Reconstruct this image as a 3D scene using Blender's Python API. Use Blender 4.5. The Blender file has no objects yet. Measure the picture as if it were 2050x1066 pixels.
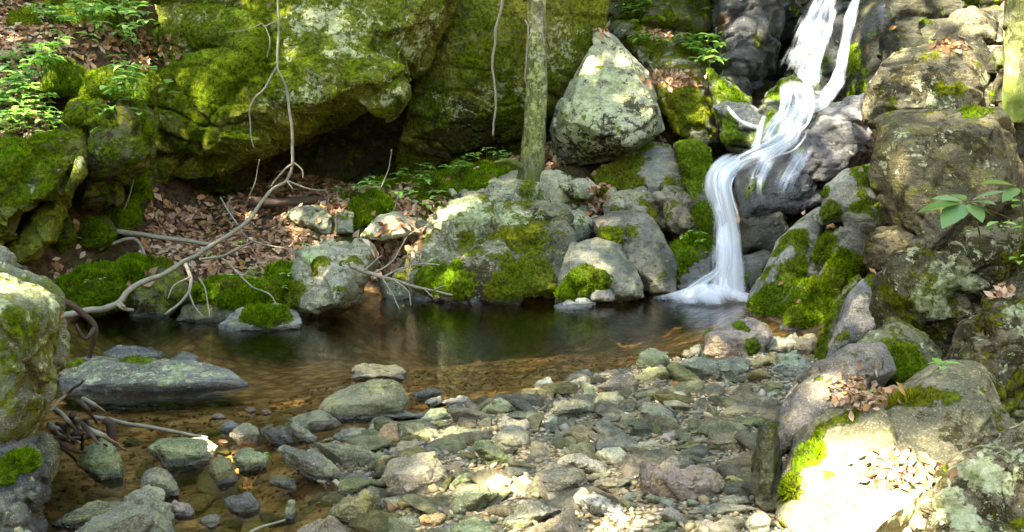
import bpy, bmesh, math, random
import numpy as np
from mathutils import Vector
from mathutils.bvhtree import BVHTree

scene = bpy.context.scene
COL = scene.collection
RNG = np.random.default_rng(7)
random.seed(7)

# ------------------------------------------------------------------ camera
PW, PH, FOC = 2050.0, 1066.0, 2012.0
CAM = np.array([0.0, 0.0, 1.3])
PITCH = math.radians(7.9)
cp, sp = math.cos(PITCH), math.sin(PITCH)


def ray(px, py):
    """Direction of the photograph's pixel, scaled so that its world y is 1."""
    u = (px - PW / 2) / FOC
    v = (PH / 2 - py) / FOC
    d = np.array([u, cp + v * sp, -sp + v * cp])
    return d / d[1]


def P(px, py, Y):
    return CAM + ray(px, py) * Y


def Pz(px, py, z):
    d = ray(px, py)
    return CAM + d * ((z - CAM[2]) / d[2])


cd = bpy.data.cameras.new('camera')
cam = bpy.data.objects.new('camera', cd)
COL.objects.link(cam)
cam.location = CAM
cam.rotation_euler = (math.radians(90) - PITCH, 0, 0)
cd.sensor_width = 36
cd.lens = 36 * FOC / PW
cd.clip_start = 0.05
cd.clip_end = 500
scene.camera = cam

# ------------------------------------------------------------------ noise
_perm = np.arange(256)
np.random.default_rng(3).shuffle(_perm)
_perm = np.concatenate([_perm, _perm, _perm])
_g = np.random.default_rng(5).normal(size=(256, 3))
_g /= np.linalg.norm(_g, axis=1)[:, None]


def perlin(p):
    i = np.floor(p).astype(int)
    f = p - i
    w = f * f * f * (f * (f * 6 - 15) + 10)
    i &= 255
    out = 0
    for dx in (0, 1):
        for dy in (0, 1):
            for dz in (0, 1):
                h = _perm[_perm[_perm[(i[:, 0] + dx) & 255] + ((i[:, 1] + dy) & 255)] + ((i[:, 2] + dz) & 255)]
                g = _g[h]
                dot = g[:, 0] * (f[:, 0] - dx) + g[:, 1] * (f[:, 1] - dy) + g[:, 2] * (f[:, 2] - dz)
                ww = (w[:, 0] if dx else 1 - w[:, 0]) * (w[:, 1] if dy else 1 - w[:, 1]) * (w[:, 2] if dz else 1 - w[:, 2])
                out = out + dot * ww
    return out * 1.5


def fbm(p, octv=3, seed=0.0):
    p = p + seed * 13.7
    a, s, o = 1.0, 1.0, 0
    for k in range(octv):
        o = o + a * perlin(p * s + k * 17.3)
        a *= 0.5
        s *= 2.03
    return o


def sstep(a, b, x):
    t = np.clip((x - a) / (b - a), 0, 1)
    return t * t * (3 - 2 * t)


# ------------------------------------------------------------------ mesh helpers
def mesh_from(name, verts, faces, smooth=True):
    """faces: (n,k) int array or list of lists"""
    me = bpy.data.meshes.new(name)
    verts = np.asarray(verts, dtype=np.float32)
    if isinstance(faces, np.ndarray):
        n, k = faces.shape
        me.vertices.add(len(verts))
        me.vertices.foreach_set('co', verts.ravel())
        me.loops.add(n * k)
        me.loops.foreach_set('vertex_index', faces.astype(np.int32).ravel())
        me.polygons.add(n)
        me.polygons.foreach_set('loop_start', np.arange(0, n * k, k, dtype=np.int32))
        me.update(calc_edges=True)
        me.validate()
    else:
        me.from_pydata(verts.tolist(), [], faces)
        me.update()
    if smooth:
        me.polygons.foreach_set('use_smooth', np.ones(len(me.polygons), dtype=bool))
    return me


def fattr(me, name, vals):
    a = me.attributes.new(name, 'FLOAT', 'POINT')
    a.data.foreach_set('value', np.asarray(vals, dtype=np.float32))


def cattr(me, name, cols):
    a = me.color_attributes.new(name, 'FLOAT_COLOR', 'POINT')
    c = np.ones((len(cols), 4), dtype=np.float32)
    c[:, :3] = cols
    a.data.foreach_set('color', c.ravel())


def link(name, me, mat=None, parent=None, loc=None):
    o = bpy.data.objects.new(name, me)
    COL.objects.link(o)
    if mat is not None and me is not None:
        for m in (mat if isinstance(mat, (list, tuple)) else [mat]):
            me.materials.append(m)
    if parent is not None:
        o.parent = parent
    if loc is not None:
        o.location = loc
    return o


def tag(o, label, cat, group=None):
    o['label'] = label
    o['category'] = cat
    if group:
        o['group'] = group
    return o


def co_of(me):
    a = np.empty(len(me.vertices) * 3, dtype=np.float32)
    me.vertices.foreach_get('co', a)
    return a.reshape(-1, 3).astype(float)


def no_of(me):
    a = np.empty(len(me.vertices) * 3, dtype=np.float32)
    me.vertex_normals.foreach_get('vector', a)
    return a.reshape(-1, 3).astype(float)


# ------------------------------------------------------------------ materials
class NT:
    def __init__(self, name):
        self.m = bpy.data.materials.new(name)
        self.m.use_nodes = True
        self.t = self.m.node_tree
        self.t.nodes.clear()
        self.out = self.t.nodes.new('ShaderNodeOutputMaterial')

    def n(self, typ, ins=None, **kw):
        x = self.t.nodes.new('ShaderNode' + typ)
        for k, v in kw.items():
            setattr(x, k, v)
        for k, v in (ins or {}).items():
            s = x.inputs[k]
            if isinstance(v, bpy.types.NodeSocket):
                self.t.links.new(v, s)
            else:
                s.default_value = v
        return x

    def math(self, op, a, b=0.0, c=0.0, clamp=False):
        return self.n('Math', {0: a, 1: b, 2: c}, operation=op, use_clamp=clamp).outputs[0]

    def mix(self, fac, a, b, blend='MIX'):
        x = self.n('Mix', data_type='RGBA', blend_type=blend)
        for s, v in ((x.inputs[0], fac), (x.inputs[6], a), (x.inputs[7], b)):
            if isinstance(v, bpy.types.NodeSocket):
                self.t.links.new(v, s)
            else:
                s.default_value = v if not isinstance(v, tuple) or len(v) == 4 else (*v, 1)
        return x.outputs[2]

    def noise(self, vec, scale, detail=4, rough=0.55, dist=0.0):
        return self.n('TexNoise', {'Vector': vec, 'Scale': scale, 'Detail': detail, 'Roughness': rough, 'Distortion': dist}).outputs[0]

    def step(self, x, a, b):
        r = self.n('MapRange', {0: x, 1: a, 2: b, 3: 0.0, 4: 1.0}, interpolation_type='SMOOTHSTEP')
        return r.outputs[0]

    def attr(self, name):
        return self.n('Attribute', attribute_name=name)

    def finish(self, shader):
        self.t.links.new(shader, self.out.inputs[0])
        return self.m


def rock_material():
    """Stone with lichen, algae film, moss and wet zones; the zones are vertex attributes."""
    t = NT('weathered stone')
    oc = t.n('TexCoord').outputs['Object']
    info = t.n('ObjectInfo')
    rnd = t.n('VectorMath', {0: oc, 1: t.n('CombineXYZ', {0: t.math('MULTIPLY', info.outputs['Random'], 37.0), 1: t.math('MULTIPLY', info.outputs['Random'], 11.0), 2: 0.0}).outputs[0]}, operation='ADD').outputs[0]
    tint = info.outputs['Color']
    moss, lich, wet, olive, rust, dk, alg = (t.attr(k).outputs['Fac'] for k in ('moss', 'lichen', 'wet', 'olive', 'rust', 'dark', 'algae'))
    n1 = t.noise(rnd, 2.2, 5, 0.6)
    n2 = t.noise(rnd, 9.0, 6, 0.7)
    n3 = t.noise(rnd, 34.0, 6, 0.72)
    n4 = t.noise(rnd, 130.0, 3, 0.7)

    def c(f):
        return t.mix(1.0, tint, tuple(f), 'MULTIPLY')

    def sc(x, k):
        return t.math('MULTIPLY', t.math('SUBTRACT', x, 0.5), k)
    # strata
    mp = t.n('Mapping', {0: rnd, 2: (0.5, 0.35, 0.2), 3: (2.0, 2.0, 16.0)}).outputs[0]
    ns = t.noise(mp, 1.8, 5, 0.65, 0.6)
    base = t.mix(t.step(n1, 0.38, 0.62), c((0.45, 0.47, 0.42)), c((1.15, 1.12, 1.04)))
    base = t.mix(t.math('MULTIPLY', t.step(ns, 0.5, 0.62), 0.55), base, c((0.42, 0.44, 0.40)))
    base = t.mix(t.math('MULTIPLY', t.step(n2, 0.5, 0.64), 0.6), base, c((1.5, 1.47, 1.35)))
    base = t.mix(t.math('MULTIPLY', t.step(n3, 0.5, 0.62), 0.6), base, c((0.38, 0.40, 0.30)))
    base = t.mix(t.math('MULTIPLY', t.step(n4, 0.54, 0.64), 0.45), base, c((1.75, 1.7, 1.55)))
    base = t.mix(t.math('MULTIPLY', t.step(n4, 0.46, 0.36), 0.5), base, c((0.35, 0.35, 0.3)))
    # thin olive tint that old stones carry
    base = t.mix(t.math('MULTIPLY', t.step(t.math('ADD', n2, sc(n3, 0.5)), 0.42, 0.62), 0.35), base, t.mix(1.0, base, (0.95, 0.95, 0.45), 'MULTIPLY'))
    # rust-brown staining
    base = t.mix(t.math('MULTIPLY', t.step(t.math('ADD', rust, sc(n2, 1.6)), 0.35, 0.7), 0.85), base, t.mix(n3, (0.05, 0.022, 0.006), (0.24, 0.11, 0.03)))
    # thin yellow-green algae and crust
    af = t.step(t.math('ADD', alg, t.math('ADD', sc(n2, 1.6), sc(n3, 1.2))), 0.3, 0.65)
    af = t.math('MULTIPLY', af, t.step(alg, 0.02, 0.1))
    acol = t.mix(t.step(n1, 0.35, 0.65), t.mix(t.step(n3, 0.35, 0.65), (0.035, 0.048, 0.003), (0.22, 0.275, 0.015)), t.mix(t.step(n3, 0.35, 0.65), (0.05, 0.05, 0.006), (0.27, 0.28, 0.03)))
    base = t.mix(t.math('MULTIPLY', af, 0.88), base, acol)
    # black-brown crust
    nd = t.noise(rnd, 8.0, 7, 0.75, 0.4)
    df = t.math('ADD', dk, t.math('ADD', sc(nd, 2.4), sc(n3, 0.9)))
    base = t.mix(t.math('MULTIPLY', t.math('MULTIPLY', t.step(df, 0.36, 0.5), t.step(dk, 0.01, 0.08)), 0.9), base, t.mix(t.step(n3, 0.35, 0.65), (0.010, 0.009, 0.004), (0.06, 0.048, 0.018)))
    # pale lichen: ragged patches and small rosettes
    nl = t.noise(rnd, 10.0, 7, 0.74, 0.4)
    vo = t.n('TexVoronoi', {'Vector': t.n('VectorMath', {0: rnd, 1: t.n('VectorMath', {0: t.n('TexNoise', {'Vector': rnd, 'Scale': 30.0, 'Detail': 2.0}).outputs[1], 1: (0.03, 0.03, 0.03)}, operation='MULTIPLY').outputs[0]}, operation='ADD').outputs[0], 'Scale': 16.0}).outputs[0]
    lf = t.math('ADD', lich, t.math('ADD', sc(nl, 2.6), sc(n3, 1.0)))
    lf2 = t.math('ADD', t.math('ADD', lich, sc(n1, 0.8)), t.math('MULTIPLY', t.math('SUBTRACT', 0.30, vo), 1.6))
    lfac = t.math('MULTIPLY', t.math('MAXIMUM', t.step(lf, 0.40, 0.50), t.math('MULTIPLY', t.step(lf2, 0.45, 0.55), 0.8)), t.step(lich, 0.02, 0.12))
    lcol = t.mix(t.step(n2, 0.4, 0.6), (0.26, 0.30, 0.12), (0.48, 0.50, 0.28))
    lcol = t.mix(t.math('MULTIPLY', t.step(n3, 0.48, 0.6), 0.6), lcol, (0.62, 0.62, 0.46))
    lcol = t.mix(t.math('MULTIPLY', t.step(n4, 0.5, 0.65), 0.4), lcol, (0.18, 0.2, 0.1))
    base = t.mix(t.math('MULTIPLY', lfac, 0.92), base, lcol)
    # moss
    nm = t.noise(rnd, 9.0, 7, 0.74, 0.4)
    mf = t.math('ADD', moss, t.math('ADD', sc(nm, 2.0), sc(n3, 0.9)))
    mfac = t.math('MULTIPLY', t.step(mf, 0.40, 0.55), t.step(moss, 0.02, 0.15))
    mg = t.mix(t.step(n3, 0.35, 0.65), (0.018, 0.042, 0.001), (0.145, 0.245, 0.003))
    mo = t.mix(t.step(n3, 0.35, 0.65), (0.032, 0.03, 0.002), (0.20, 0.195, 0.008))
    mcol = t.mix(t.math('ADD', olive, sc(n1, 1.4), clamp=True), mg, mo)
    mcol = t.mix(t.math('MULTIPLY', t.step(n4, 0.5, 0.7), 0.6), mcol, t.mix(1.0, mcol, (1.7, 1.6, 1.3), 'MULTIPLY'))
    base = t.mix(t.math('MULTIPLY', mfac, 0.95), base, mcol)
    # wetness: darker, glossier
    wf = t.step(t.math('ADD', wet, sc(n2, 0.8)), 0.35, 0.65)
    wf = t.math('MULTIPLY', wf, t.math('SUBTRACT', 1.0, t.math('MULTIPLY', mfac, 0.6)))
    base = t.mix(wf, base, t.mix(1.0, base, (0.32, 0.32, 0.36), 'MULTIPLY'))
    rough = t.math('SUBTRACT', t.math('ADD', 0.72, t.math('MULTIPLY', n3, 0.2)), t.math('MULTIPLY', wf, 0.68))
    rough = t.math('MAXIMUM', rough, t.math('MULTIPLY', mfac, 0.95))
    h = t.math('ADD', t.math('MULTIPLY', n2, 0.6), t.math('MULTIPLY', n3, 0.45))
    h = t.math('ADD', h, t.math('MULTIPLY', n4, 0.14))
    h = t.math('ADD', h, t.math('MULTIPLY', lfac, 0.04))
    h = t.math('ADD', h, t.math('MULTIPLY', t.math('MULTIPLY', n4, mfac), 0.5))
    h = t.math('ADD', h, t.math('MULTIPLY', ns, 0.5))
    b = t.n('Bump', {'Height': h, 'Strength': 0.9, 'Distance': 0.05}).outputs[0]
    s = t.n('BsdfPrincipled', {'Base Color': base, 'Roughness': rough, 'Normal': b, 'Specular IOR Level': t.math('ADD', 0.08, t.math('MULTIPLY', wf, 0.6)), 'Coat Weight': t.math('MULTIPLY', wf, 0.9), 'Coat Roughness': 0.1, 'Coat Normal': b})
    return t.finish(s.outputs[0])


def simple_mat(name, col, rough=0.7, attr=None, transl=0.0, noise=0.0, nscale=20.0, bump=0.0, stretch=None):
    t = NT(name)
    c = t.attr(attr).outputs['Color'] if attr else None
    oc = t.n('TexCoord').outputs['Object']
    if stretch:
        oc = t.n('Mapping', {0: oc, 3: stretch}).outputs[0]
    nn = t.noise(oc, nscale, 4, 0.65)
    if c is None:
        c = t.mix(nn, tuple(x * (1 - noise) for x in col), tuple(x * (1 + noise) for x in col))
    elif noise:
        c = t.mix(1.0, c, t.mix(nn, (1 - noise,) * 3, (1 + noise,) * 3), 'MULTIPLY')
    ins = {'Base Color': c, 'Roughness': rough, 'Specular IOR Level': 0.35 if rough < 0.6 else 0.08}
    if bump:
        ins['Normal'] = t.n('Bump', {'Height': nn, 'Strength': bump, 'Distance': 0.01}).outputs[0]
    s = t.n('BsdfPrincipled', ins).outputs[0]
    if transl:
        tr = t.n('BsdfTranslucent', {'Color': c}).outputs[0]
        s = t.n('MixShader', {0: transl, 1: s, 2: tr}).outputs[0]
    return t.finish(s)


M_ROCK = rock_material()
M_MOSS = simple_mat('moss fronds', None, 0.9, attr='col', transl=0.25)
M_LEAF = simple_mat('green leaf', None, 0.45, attr='col', transl=0.4)
M_LITTER = simple_mat('dead leaf', None, 0.8, attr='col', transl=0.1)
M_GRAVEL = simple_mat('pebbles', None, 0.75, attr='col', noise=0.35, nscale=60)


def bark_material():
    t = NT('mossy lichen-spotted bark')
    oc = t.n('TexCoord').outputs['Object']
    mp = t.n('Mapping', {0: oc, 3: (3.0, 3.0, 0.9)}).outputs[0]
    a = t.noise(mp, 9.0, 6, 0.7)
    b = t.noise(oc, 14.0, 6, 0.75, 0.3)
    d = t.noise(oc, 4.0, 4, 0.6)
    z = t.n('SeparateXYZ', {0: oc}).outputs[2]
    c = t.mix(t.step(a, 0.35, 0.65), (0.05, 0.045, 0.02), (0.20, 0.19, 0.10))
    c = t.mix(t.math('MULTIPLY', t.step(b, 0.5, 0.58), 0.75), c, (0.40, 0.40, 0.28))
    c = t.mix(t.math('MULTIPLY', t.step(d, 0.38, 0.55), 0.75), c, t.mix(1.0, c, (1.0, 1.15, 0.35), 'MULTIPLY'))
    g = t.math('ADD', t.n('MapRange', {0: z, 1: 0.1, 2: 0.75, 3: 0.55, 4: 0.0}).outputs[0], t.math('MULTIPLY', t.math('SUBTRACT', b, 0.5), 1.6))
    c = t.mix(t.step(g, 0.25, 0.5), c, t.mix(a, (0.03, 0.05, 0.004), (0.12, 0.16, 0.015)))
    n = t.n('Bump', {'Height': t.math('ADD', a, b), 'Strength': 0.9, 'Distance': 0.02}).outputs[0]
    return t.finish(t.n('BsdfPrincipled', {'Base Color': c, 'Roughness': 0.9, 'Normal': n}).outputs[0])


M_BARK = bark_material()
M_TWIG = simple_mat('bleached wood', (0.25, 0.22, 0.16), 0.85, noise=0.6, nscale=18, bump=0.5)
M_DARKWOOD = simple_mat('wet dark wood', (0.075, 0.05, 0.035), 0.6, noise=0.5, nscale=18, bump=0.5)


def ground_material():
    t = NT('forest floor and gravel')
    oc = t.n('TexCoord').outputs['Object']
    grav = t.attr('gravel').outputs['Fac']
    bed = t.attr('bed').outputs['Fac']
    n1 = t.noise(oc, 1.8, 5, 0.65)
    n2 = t.noise(oc, 16.0, 5, 0.7)
    vo = t.n('TexVoronoi', {'Vector': oc, 'Scale': 42.0})
    vs = t.n('TexVoronoi', {'Vector': oc, 'Scale': 13.0})
    soil = t.mix(t.step(n2, 0.3, 0.7), (0.022, 0.014, 0.008), (0.11, 0.07, 0.04))
    soil = t.mix(t.math('MULTIPLY', t.step(n1, 0.5, 0.65), 0.7), soil, t.mix(n2, (0.02, 0.03, 0.004), (0.07, 0.09, 0.01)))
    hue = t.n('SeparateColor', {0: vo.outputs['Color']}).outputs
    gc = t.mix(hue[0], (0.10, 0.085, 0.05), (0.36, 0.28, 0.17))
    gc = t.mix(t.math('MULTIPLY', t.step(hue[1], 0.6, 0.8), 0.7), gc, (0.16, 0.17, 0.15))
    gc = t.mix(t.step(vo.outputs['Distance'], 0.35, 0.8), gc, (0.04, 0.03, 0.015))
    hue2 = t.n('SeparateColor', {0: vs.outputs['Color']}).outputs
    bc = t.mix(hue2[0], (0.22, 0.14, 0.07), (0.46, 0.29, 0.15))
    bc = t.mix(t.step(hue2[1], 0.75, 0.95), bc, (0.16, 0.14, 0.06))
    bc = t.mix(t.step(vs.outputs['Distance'], 0.3, 0.8), bc, (0.13, 0.075, 0.03))
    bc = t.mix(t.math('MULTIPLY', t.step(n2, 0.45, 0.65), 0.6), bc, gc)
    c = t.mix(grav, soil, gc)
    c = t.mix(bed, c, bc)
    h = t.math('ADD', t.math('MULTIPLY', vo.outputs['Distance'], -0.6), n2)
    b = t.n('Bump', {'Height': h, 'Strength': 0.8, 'Distance': 0.02}).outputs[0]
    return t.finish(t.n('BsdfPrincipled', {'Base Color': c, 'Roughness': 0.85, 'Normal': b, 'Specular IOR Level': 0.1}).outputs[0])


def water_material():
    t = NT('clear brown stream water')
    oc = t.n('TexCoord').outputs['Object']
    mp = t.n('Mapping', {0: oc, 3: (1.3, 4.5, 1.0)}).outputs[0]
    n1 = t.noise(mp, 4.5, 3, 0.5, 0.2)
    n2 = t.noise(mp, 15.0, 2, 0.5, 0.2)
    h = t.math('ADD', n1, t.math('MULTIPLY', n2, 0.35))
    b = t.n('Bump', {'Height': h, 'Strength': 0.15, 'Distance': 0.02}).outputs[0]
    fr = t.n('Fresnel', {'IOR': 1.33, 'Normal': b}).outputs[0]
    tr = t.n('BsdfTransparent', {'Color': (0.90, 0.80, 0.60, 1)}).outputs[0]
    gl = t.n('BsdfGlossy', {'Color': (1, 1, 1, 1), 'Roughness': 0.07, 'Normal': b}).outputs[0]
    return t.finish(t.n('MixShader', {0: fr, 1: tr, 2: gl}).outputs[0])


def fall_material():
    t = NT('white falling water')
    uv = t.n('UVMap').outputs[0]
    al = t.attr('alpha').outputs['Fac']
    mp = t.n('Mapping', {0: uv, 3: (11.0, 0.9, 1.0)}).outputs[0]
    n1 = t.noise(mp, 1.0, 5, 0.68, 0.15)
    mp2 = t.n('Mapping', {0: uv, 3: (40.0, 1.8, 1.0)}).outputs[0]
    n2 = t.noise(mp2, 1.0, 4, 0.65, 0.1)
    mp3 = t.n('Mapping', {0: uv, 3: (5.0, 4.0, 1.0)}).outputs[0]
    n3 = t.noise(mp3, 1.0, 4, 0.6, 0.1)
    st = t.math('ADD', t.math('ADD', t.step(n1, 0.3, 0.7), t.math('MULTIPLY', t.step(n2, 0.3, 0.7), 0.45)), t.math('MULTIPLY', t.step(n3, 0.3, 0.7), 0.4))
    # al near 1 is a solid white core; towards the edges the water breaks into streaks
    k = t.math('MULTIPLY', t.math('SUBTRACT', st, 0.95), t.math('MULTIPLY', t.math('SUBTRACT', 1.12, al), 0.55))
    a = t.math('MULTIPLY', t.math('MAXIMUM', t.math('ADD', al, k), 0.0, clamp=True), t.step(al, 0.0, 0.3), clamp=True)
    d = t.n('BsdfDiffuse', {'Color': (0.80, 0.82, 0.87, 1)}).outputs[0]
    tl = t.n('BsdfTranslucent', {'Color': (0.80, 0.82, 0.87, 1)}).outputs[0]
    gl = t.n('BsdfGlossy', {'Color': (0.9, 0.92, 1, 1), 'Roughness': 0.25}).outputs[0]
    s = t.n('MixShader', {0: 0.35, 1: d, 2: tl}).outputs[0]
    s = t.n('MixShader', {0: 0.12, 1: s, 2: gl}).outputs[0]
    tr = t.n('BsdfTransparent').outputs[0]
    return t.finish(t.n('MixShader', {0: a, 1: tr, 2: s}).outputs[0])


M_GROUND, M_WATER, M_FALL = ground_material(), water_material(), fall_material()

# ------------------------------------------------------------------ terrain
_tp = []      # world control points
for px, py, z in [(900, 660, -.35), (600, 690, -.22), (1200, 660, -.3), (1350, 630, -.3), (1440, 612, -.35), (700, 640, -.2),
                  (400, 680, -.2), (300, 655, -.14), (200, 665, -.12), (300, 790, -.16), (500, 760, -.22), (700, 740, -.18),
                  (900, 740, -.14), (1080, 715, -.15), (560, 830, -.11), (420, 850, -.11), (250, 900, -.12), (300, 1000, -.13),
                  (450, 960, -.09), (560, 960, -.06), (480, 1050, -.09), (120, 950, -.12), (610, 1010, -.05), (100, 800, -.1),
                  (1285, 722, -.01), (1150, 755, -.01), (1000, 795, -.01), (900, 808, -.01), (820, 836, -.01), (650, 865, -.02),
                  (560, 895, -.03), (640, 940, .01), (700, 1000, .015), (760, 1066, .02), (1000, 860, .05), (1200, 850, .08),
                  (1400, 800, .10), (1500, 765, .11), (1580, 715, .12), (1450, 720, .05), (1300, 900, .1), (1450, 950, .14),
                  (1100, 950, .085), (900, 950, .055), (1300, 1050, .13), (1000, 1050, .08), (1500, 1060, .18), (1540, 850, .16)]:
    _tp.append(Pz(px, py, z))
for px, py, Y in [(560, 600, 7.25), (400, 615, 6.95), (100, 600, 6.65), (650, 600, 7.3), (500, 480, 8.2), (300, 490, 7.7),
                  (600, 460, 8.3), (450, 410, 8.9), (600, 400, 9.0), (200, 520, 7.2), (350, 540, 7.3), (800, 450, 8.4),
                  (900, 362, 9.2), (1050, 367, 9.0), (720, 385, 9.2), (1200, 395, 8.9), (600, 388, 9.8), (720, 380, 10.3),
                  (480, 392, 9.7), (0, 262, 7.5), (100, 245, 7.6), (150, 100, 8.6), (0, 100, 8.5), (50, 20, 9.5), (250, 80, 8.9),
                  (270, 110, 9.0), (315, 420, 8.6), (335, 402, 9.4), (400, 385, 10.6), (200, -50, 10.6), (-200, 200, 7.6), (1460, 610, 7.8), (1480, 440, 8.9), (1600, 310, 9.8), (1750, 260, 9.6),
                  (1650, 110, 11.6), (1560, 150, 11.8), (1330, 215, 10.2), (1300, 70, 10.9), (-100, 600, 6.0)]:
    _tp.append(P(px, py, Y))
for w in [(1.2, 3.0, .06), (1.6, 4.0, .06), (1.9, 3.2, .1), (1.6, 5, .07), (2.2, 5.2, .15), (1.9, 6.4, .02), (2.6, 6.2, .3), (2.3, 7, .35), (3, 7.5, .55), (3.2, 5, .5), (3, 4, .4), (2.8, 8.4, .6), (2.4, 7.7, .25), (4.4, 7, 1.6), (3.8, 9, 1.5), (-2, 12.6, 3.2), (-1.6, 10.8, .72), (-2.6, 10.2, .78), (-1, 11.2, .8), (0, 11, .9), (0, 12.7, 3.2), (2, 12.8, 3.2),
          (4.5, 11, 2.6), (-5, 10, 3.4), (-5, 7, 2.2), (5, 5, 1.6), (-3, 5, -.05), (-3.2, 4, .1), (-2.2, 3, -.05), (0, 2, -.02),
          (-1, 2, -.1), (1, 2, .15), (-3, 2, .3), (3, 2, .7), (-5, 4, 1.0), (0, 1, -.05), (-2, 1, .0), (2, 1, .3), (-5, 1, .9), (5, 1, 1.3), (5, 12.8, 4.2), (-5, 12.8, 4.3)]:
    _tp.append(np.array(w, float))
_tp = np.array(_tp)


def _U(r2):
    return 0.5 * r2 * np.log(np.maximum(r2, 1e-9))


def _fit():
    xy = _tp[:, :2]
    n = len(xy)
    K = _U(((xy[:, None] - xy[None]) ** 2).sum(-1)) + np.eye(n) * 0.02
    Q = np.hstack([np.ones((n, 1)), xy])
    A = np.vstack([np.hstack([K, Q]), np.hstack([Q.T, np.zeros((3, 3))])])
    return np.linalg.solve(A, np.concatenate([_tp[:, 2], np.zeros(3)]))


_w = _fit()
BX0, BX1, BY0, BY1 = -5.0, 5.0, 1.0, 12.8


def ground_smooth(x, y):
    x = np.atleast_1d(np.asarray(x, float))
    y = np.atleast_1d(np.asarray(y, float))
    cx, cy = np.clip(x, BX0, BX1), np.clip(y, BY0, BY1)
    out = np.empty(len(x))
    for s in range(0, len(x), 20000):
        e = slice(s, s + 20000)
        r2 = (cx[e, None] - _tp[None, :, 0]) ** 2 + (cy[e, None] - _tp[None, :, 1]) ** 2
        out[e] = _U(r2) @ _w[:len(_tp)] + _w[-3] + _w[-2] * cx[e] + _w[-1] * cy[e]
    d = np.abs(x - cx) + np.maximum(y - BY1, 0)
    out = out + 0.6 * d - 0.02 * np.maximum(BY0 - y, 0)
    return out


def ground_z(x, y):
    x = np.atleast_1d(np.asarray(x, float))
    y = np.atleast_1d(np.asarray(y, float))
    z = ground_smooth(x, y)
    p = np.stack([x, y, x * 0], 1)
    rough = 0.012 + 0.03 * sstep(0.15, 0.5, z)
    far = np.maximum(np.abs(x) - 6, 0) + np.maximum(y - 13, 0)
    return z + rough * fbm(p * 2.6, 3, 1) + 0.006 * perlin(p * 11) + np.minimum(far, 6) * 0.12 * fbm(p * 0.35, 3, 4)


def hit_ground(px, py, lift=0.0):
    """World point where the sight line through a pixel meets the terrain."""
    d = ray(px, py)
    Y = np.linspace(2.2, 14, 500)
    z = CAM[2] + d[2] * Y
    g = ground_smooth(d[0] * Y, Y) + lift
    k = np.argmax(z < g)
    if not (z < g).any():
        k = len(Y) - 1
    return CAM + d * Y[k]


def inpoly(x, y, poly):
    c = np.zeros(len(x), bool)
    n = len(poly)
    for i in range(n):
        x1, y1 = poly[i]
        x2, y2 = poly[(i + 1) % n]
        t = ((y1 > y) != (y2 > y)) & (x < (x2 - x1) * (y - y1) / (y2 - y1 + 1e-12) + x1)
        c ^= t
    return c


BAR = [tuple(Pz(a, b, 0.03)[:2]) for a, b in [(1620, 690), (1560, 690), (1400, 695), (1280, 722), (1150, 752), (1000, 792), (900, 806), (820, 834),
                                             (650, 862), (555, 890), (640, 945), (700, 1005), (770, 1075), (900, 1300), (1800, 1300), (1700, 900)]]


def build_ground():
    def axis(a, b, step, lo, hi):
        core = np.arange(a, b, step)
        up, dn, s = [core[-1]], [core[0]], step
        while up[-1] < hi:
            s *= 1.12
            up.append(up[-1] + s)
        s = step
        while dn[-1] > lo:
            s *= 1.12
            dn.append(dn[-1] - s)
        return np.array(dn[:0:-1] + list(core) + up[1:])
    xs, ys = axis(-4.6, 4.6, 0.035, -70, 70), axis(1.6, 12.5, 0.035, -40, 90)
    X, Y = np.meshgrid(xs, ys)
    x, y = X.ravel(), Y.ravel()
    z = ground_z(x, y)
    nx, ny = len(xs), len(ys)
    i = np.arange(nx * ny).reshape(ny, nx)
    f = np.stack([i[:-1, :-1], i[:-1, 1:], i[1:, 1:], i[1:, :-1]], -1).reshape(-1, 4)
    me = mesh_from('ground', np.stack([x, y, z], 1), f)
    g = inpoly(x, y, BAR).astype(float)
    fattr(me, 'gravel', g)
    fattr(me, 'bed', sstep(0.03, -0.04, z + 0.02 * perlin(np.stack([x, y, z], 1) * 5)) * (y < 8.5))
    o = link('ground', me, M_GROUND)
    o['kind'] = 'structure'
    return o


build_ground()

xs = np.linspace(-7, 5, 60)
ys = np.linspace(-6, 9.0, 70)
X, Y = np.meshgrid(xs, ys)
i = np.arange(60 * 70).reshape(70, 60)
f = np.stack([i[:-1, :-1], i[:-1, 1:], i[1:, 1:], i[1:, :-1]], -1).reshape(-1, 4)
wt = link('water', mesh_from('water', np.stack([X.ravel(), Y.ravel(), X.ravel() * 0], 1), f), M_WATER)
wt['kind'] = 'structure'

# ------------------------------------------------------------------ rocks
BIG = []     # (object, BVH) of every rock built from an outline


def hull(points):
    bm = bmesh.new()
    for p in points:
        bm.verts.new(p)
    r = bmesh.ops.convex_hull(bm, input=bm.verts)
    dead = [e for e in r['geom_interior'] if isinstance(e, bmesh.types.BMVert)] + [e for e in r['geom_unused'] if isinstance(e, bmesh.types.BMVert)]
    bmesh.ops.delete(bm, geom=list(set(dead)), context='VERTS')
    bm.verts.index_update()
    v = [tuple(q.co) for q in bm.verts]
    fc = [[q.index for q in g.verts] for g in bm.faces]
    bm.free()
    return v, fc


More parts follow.
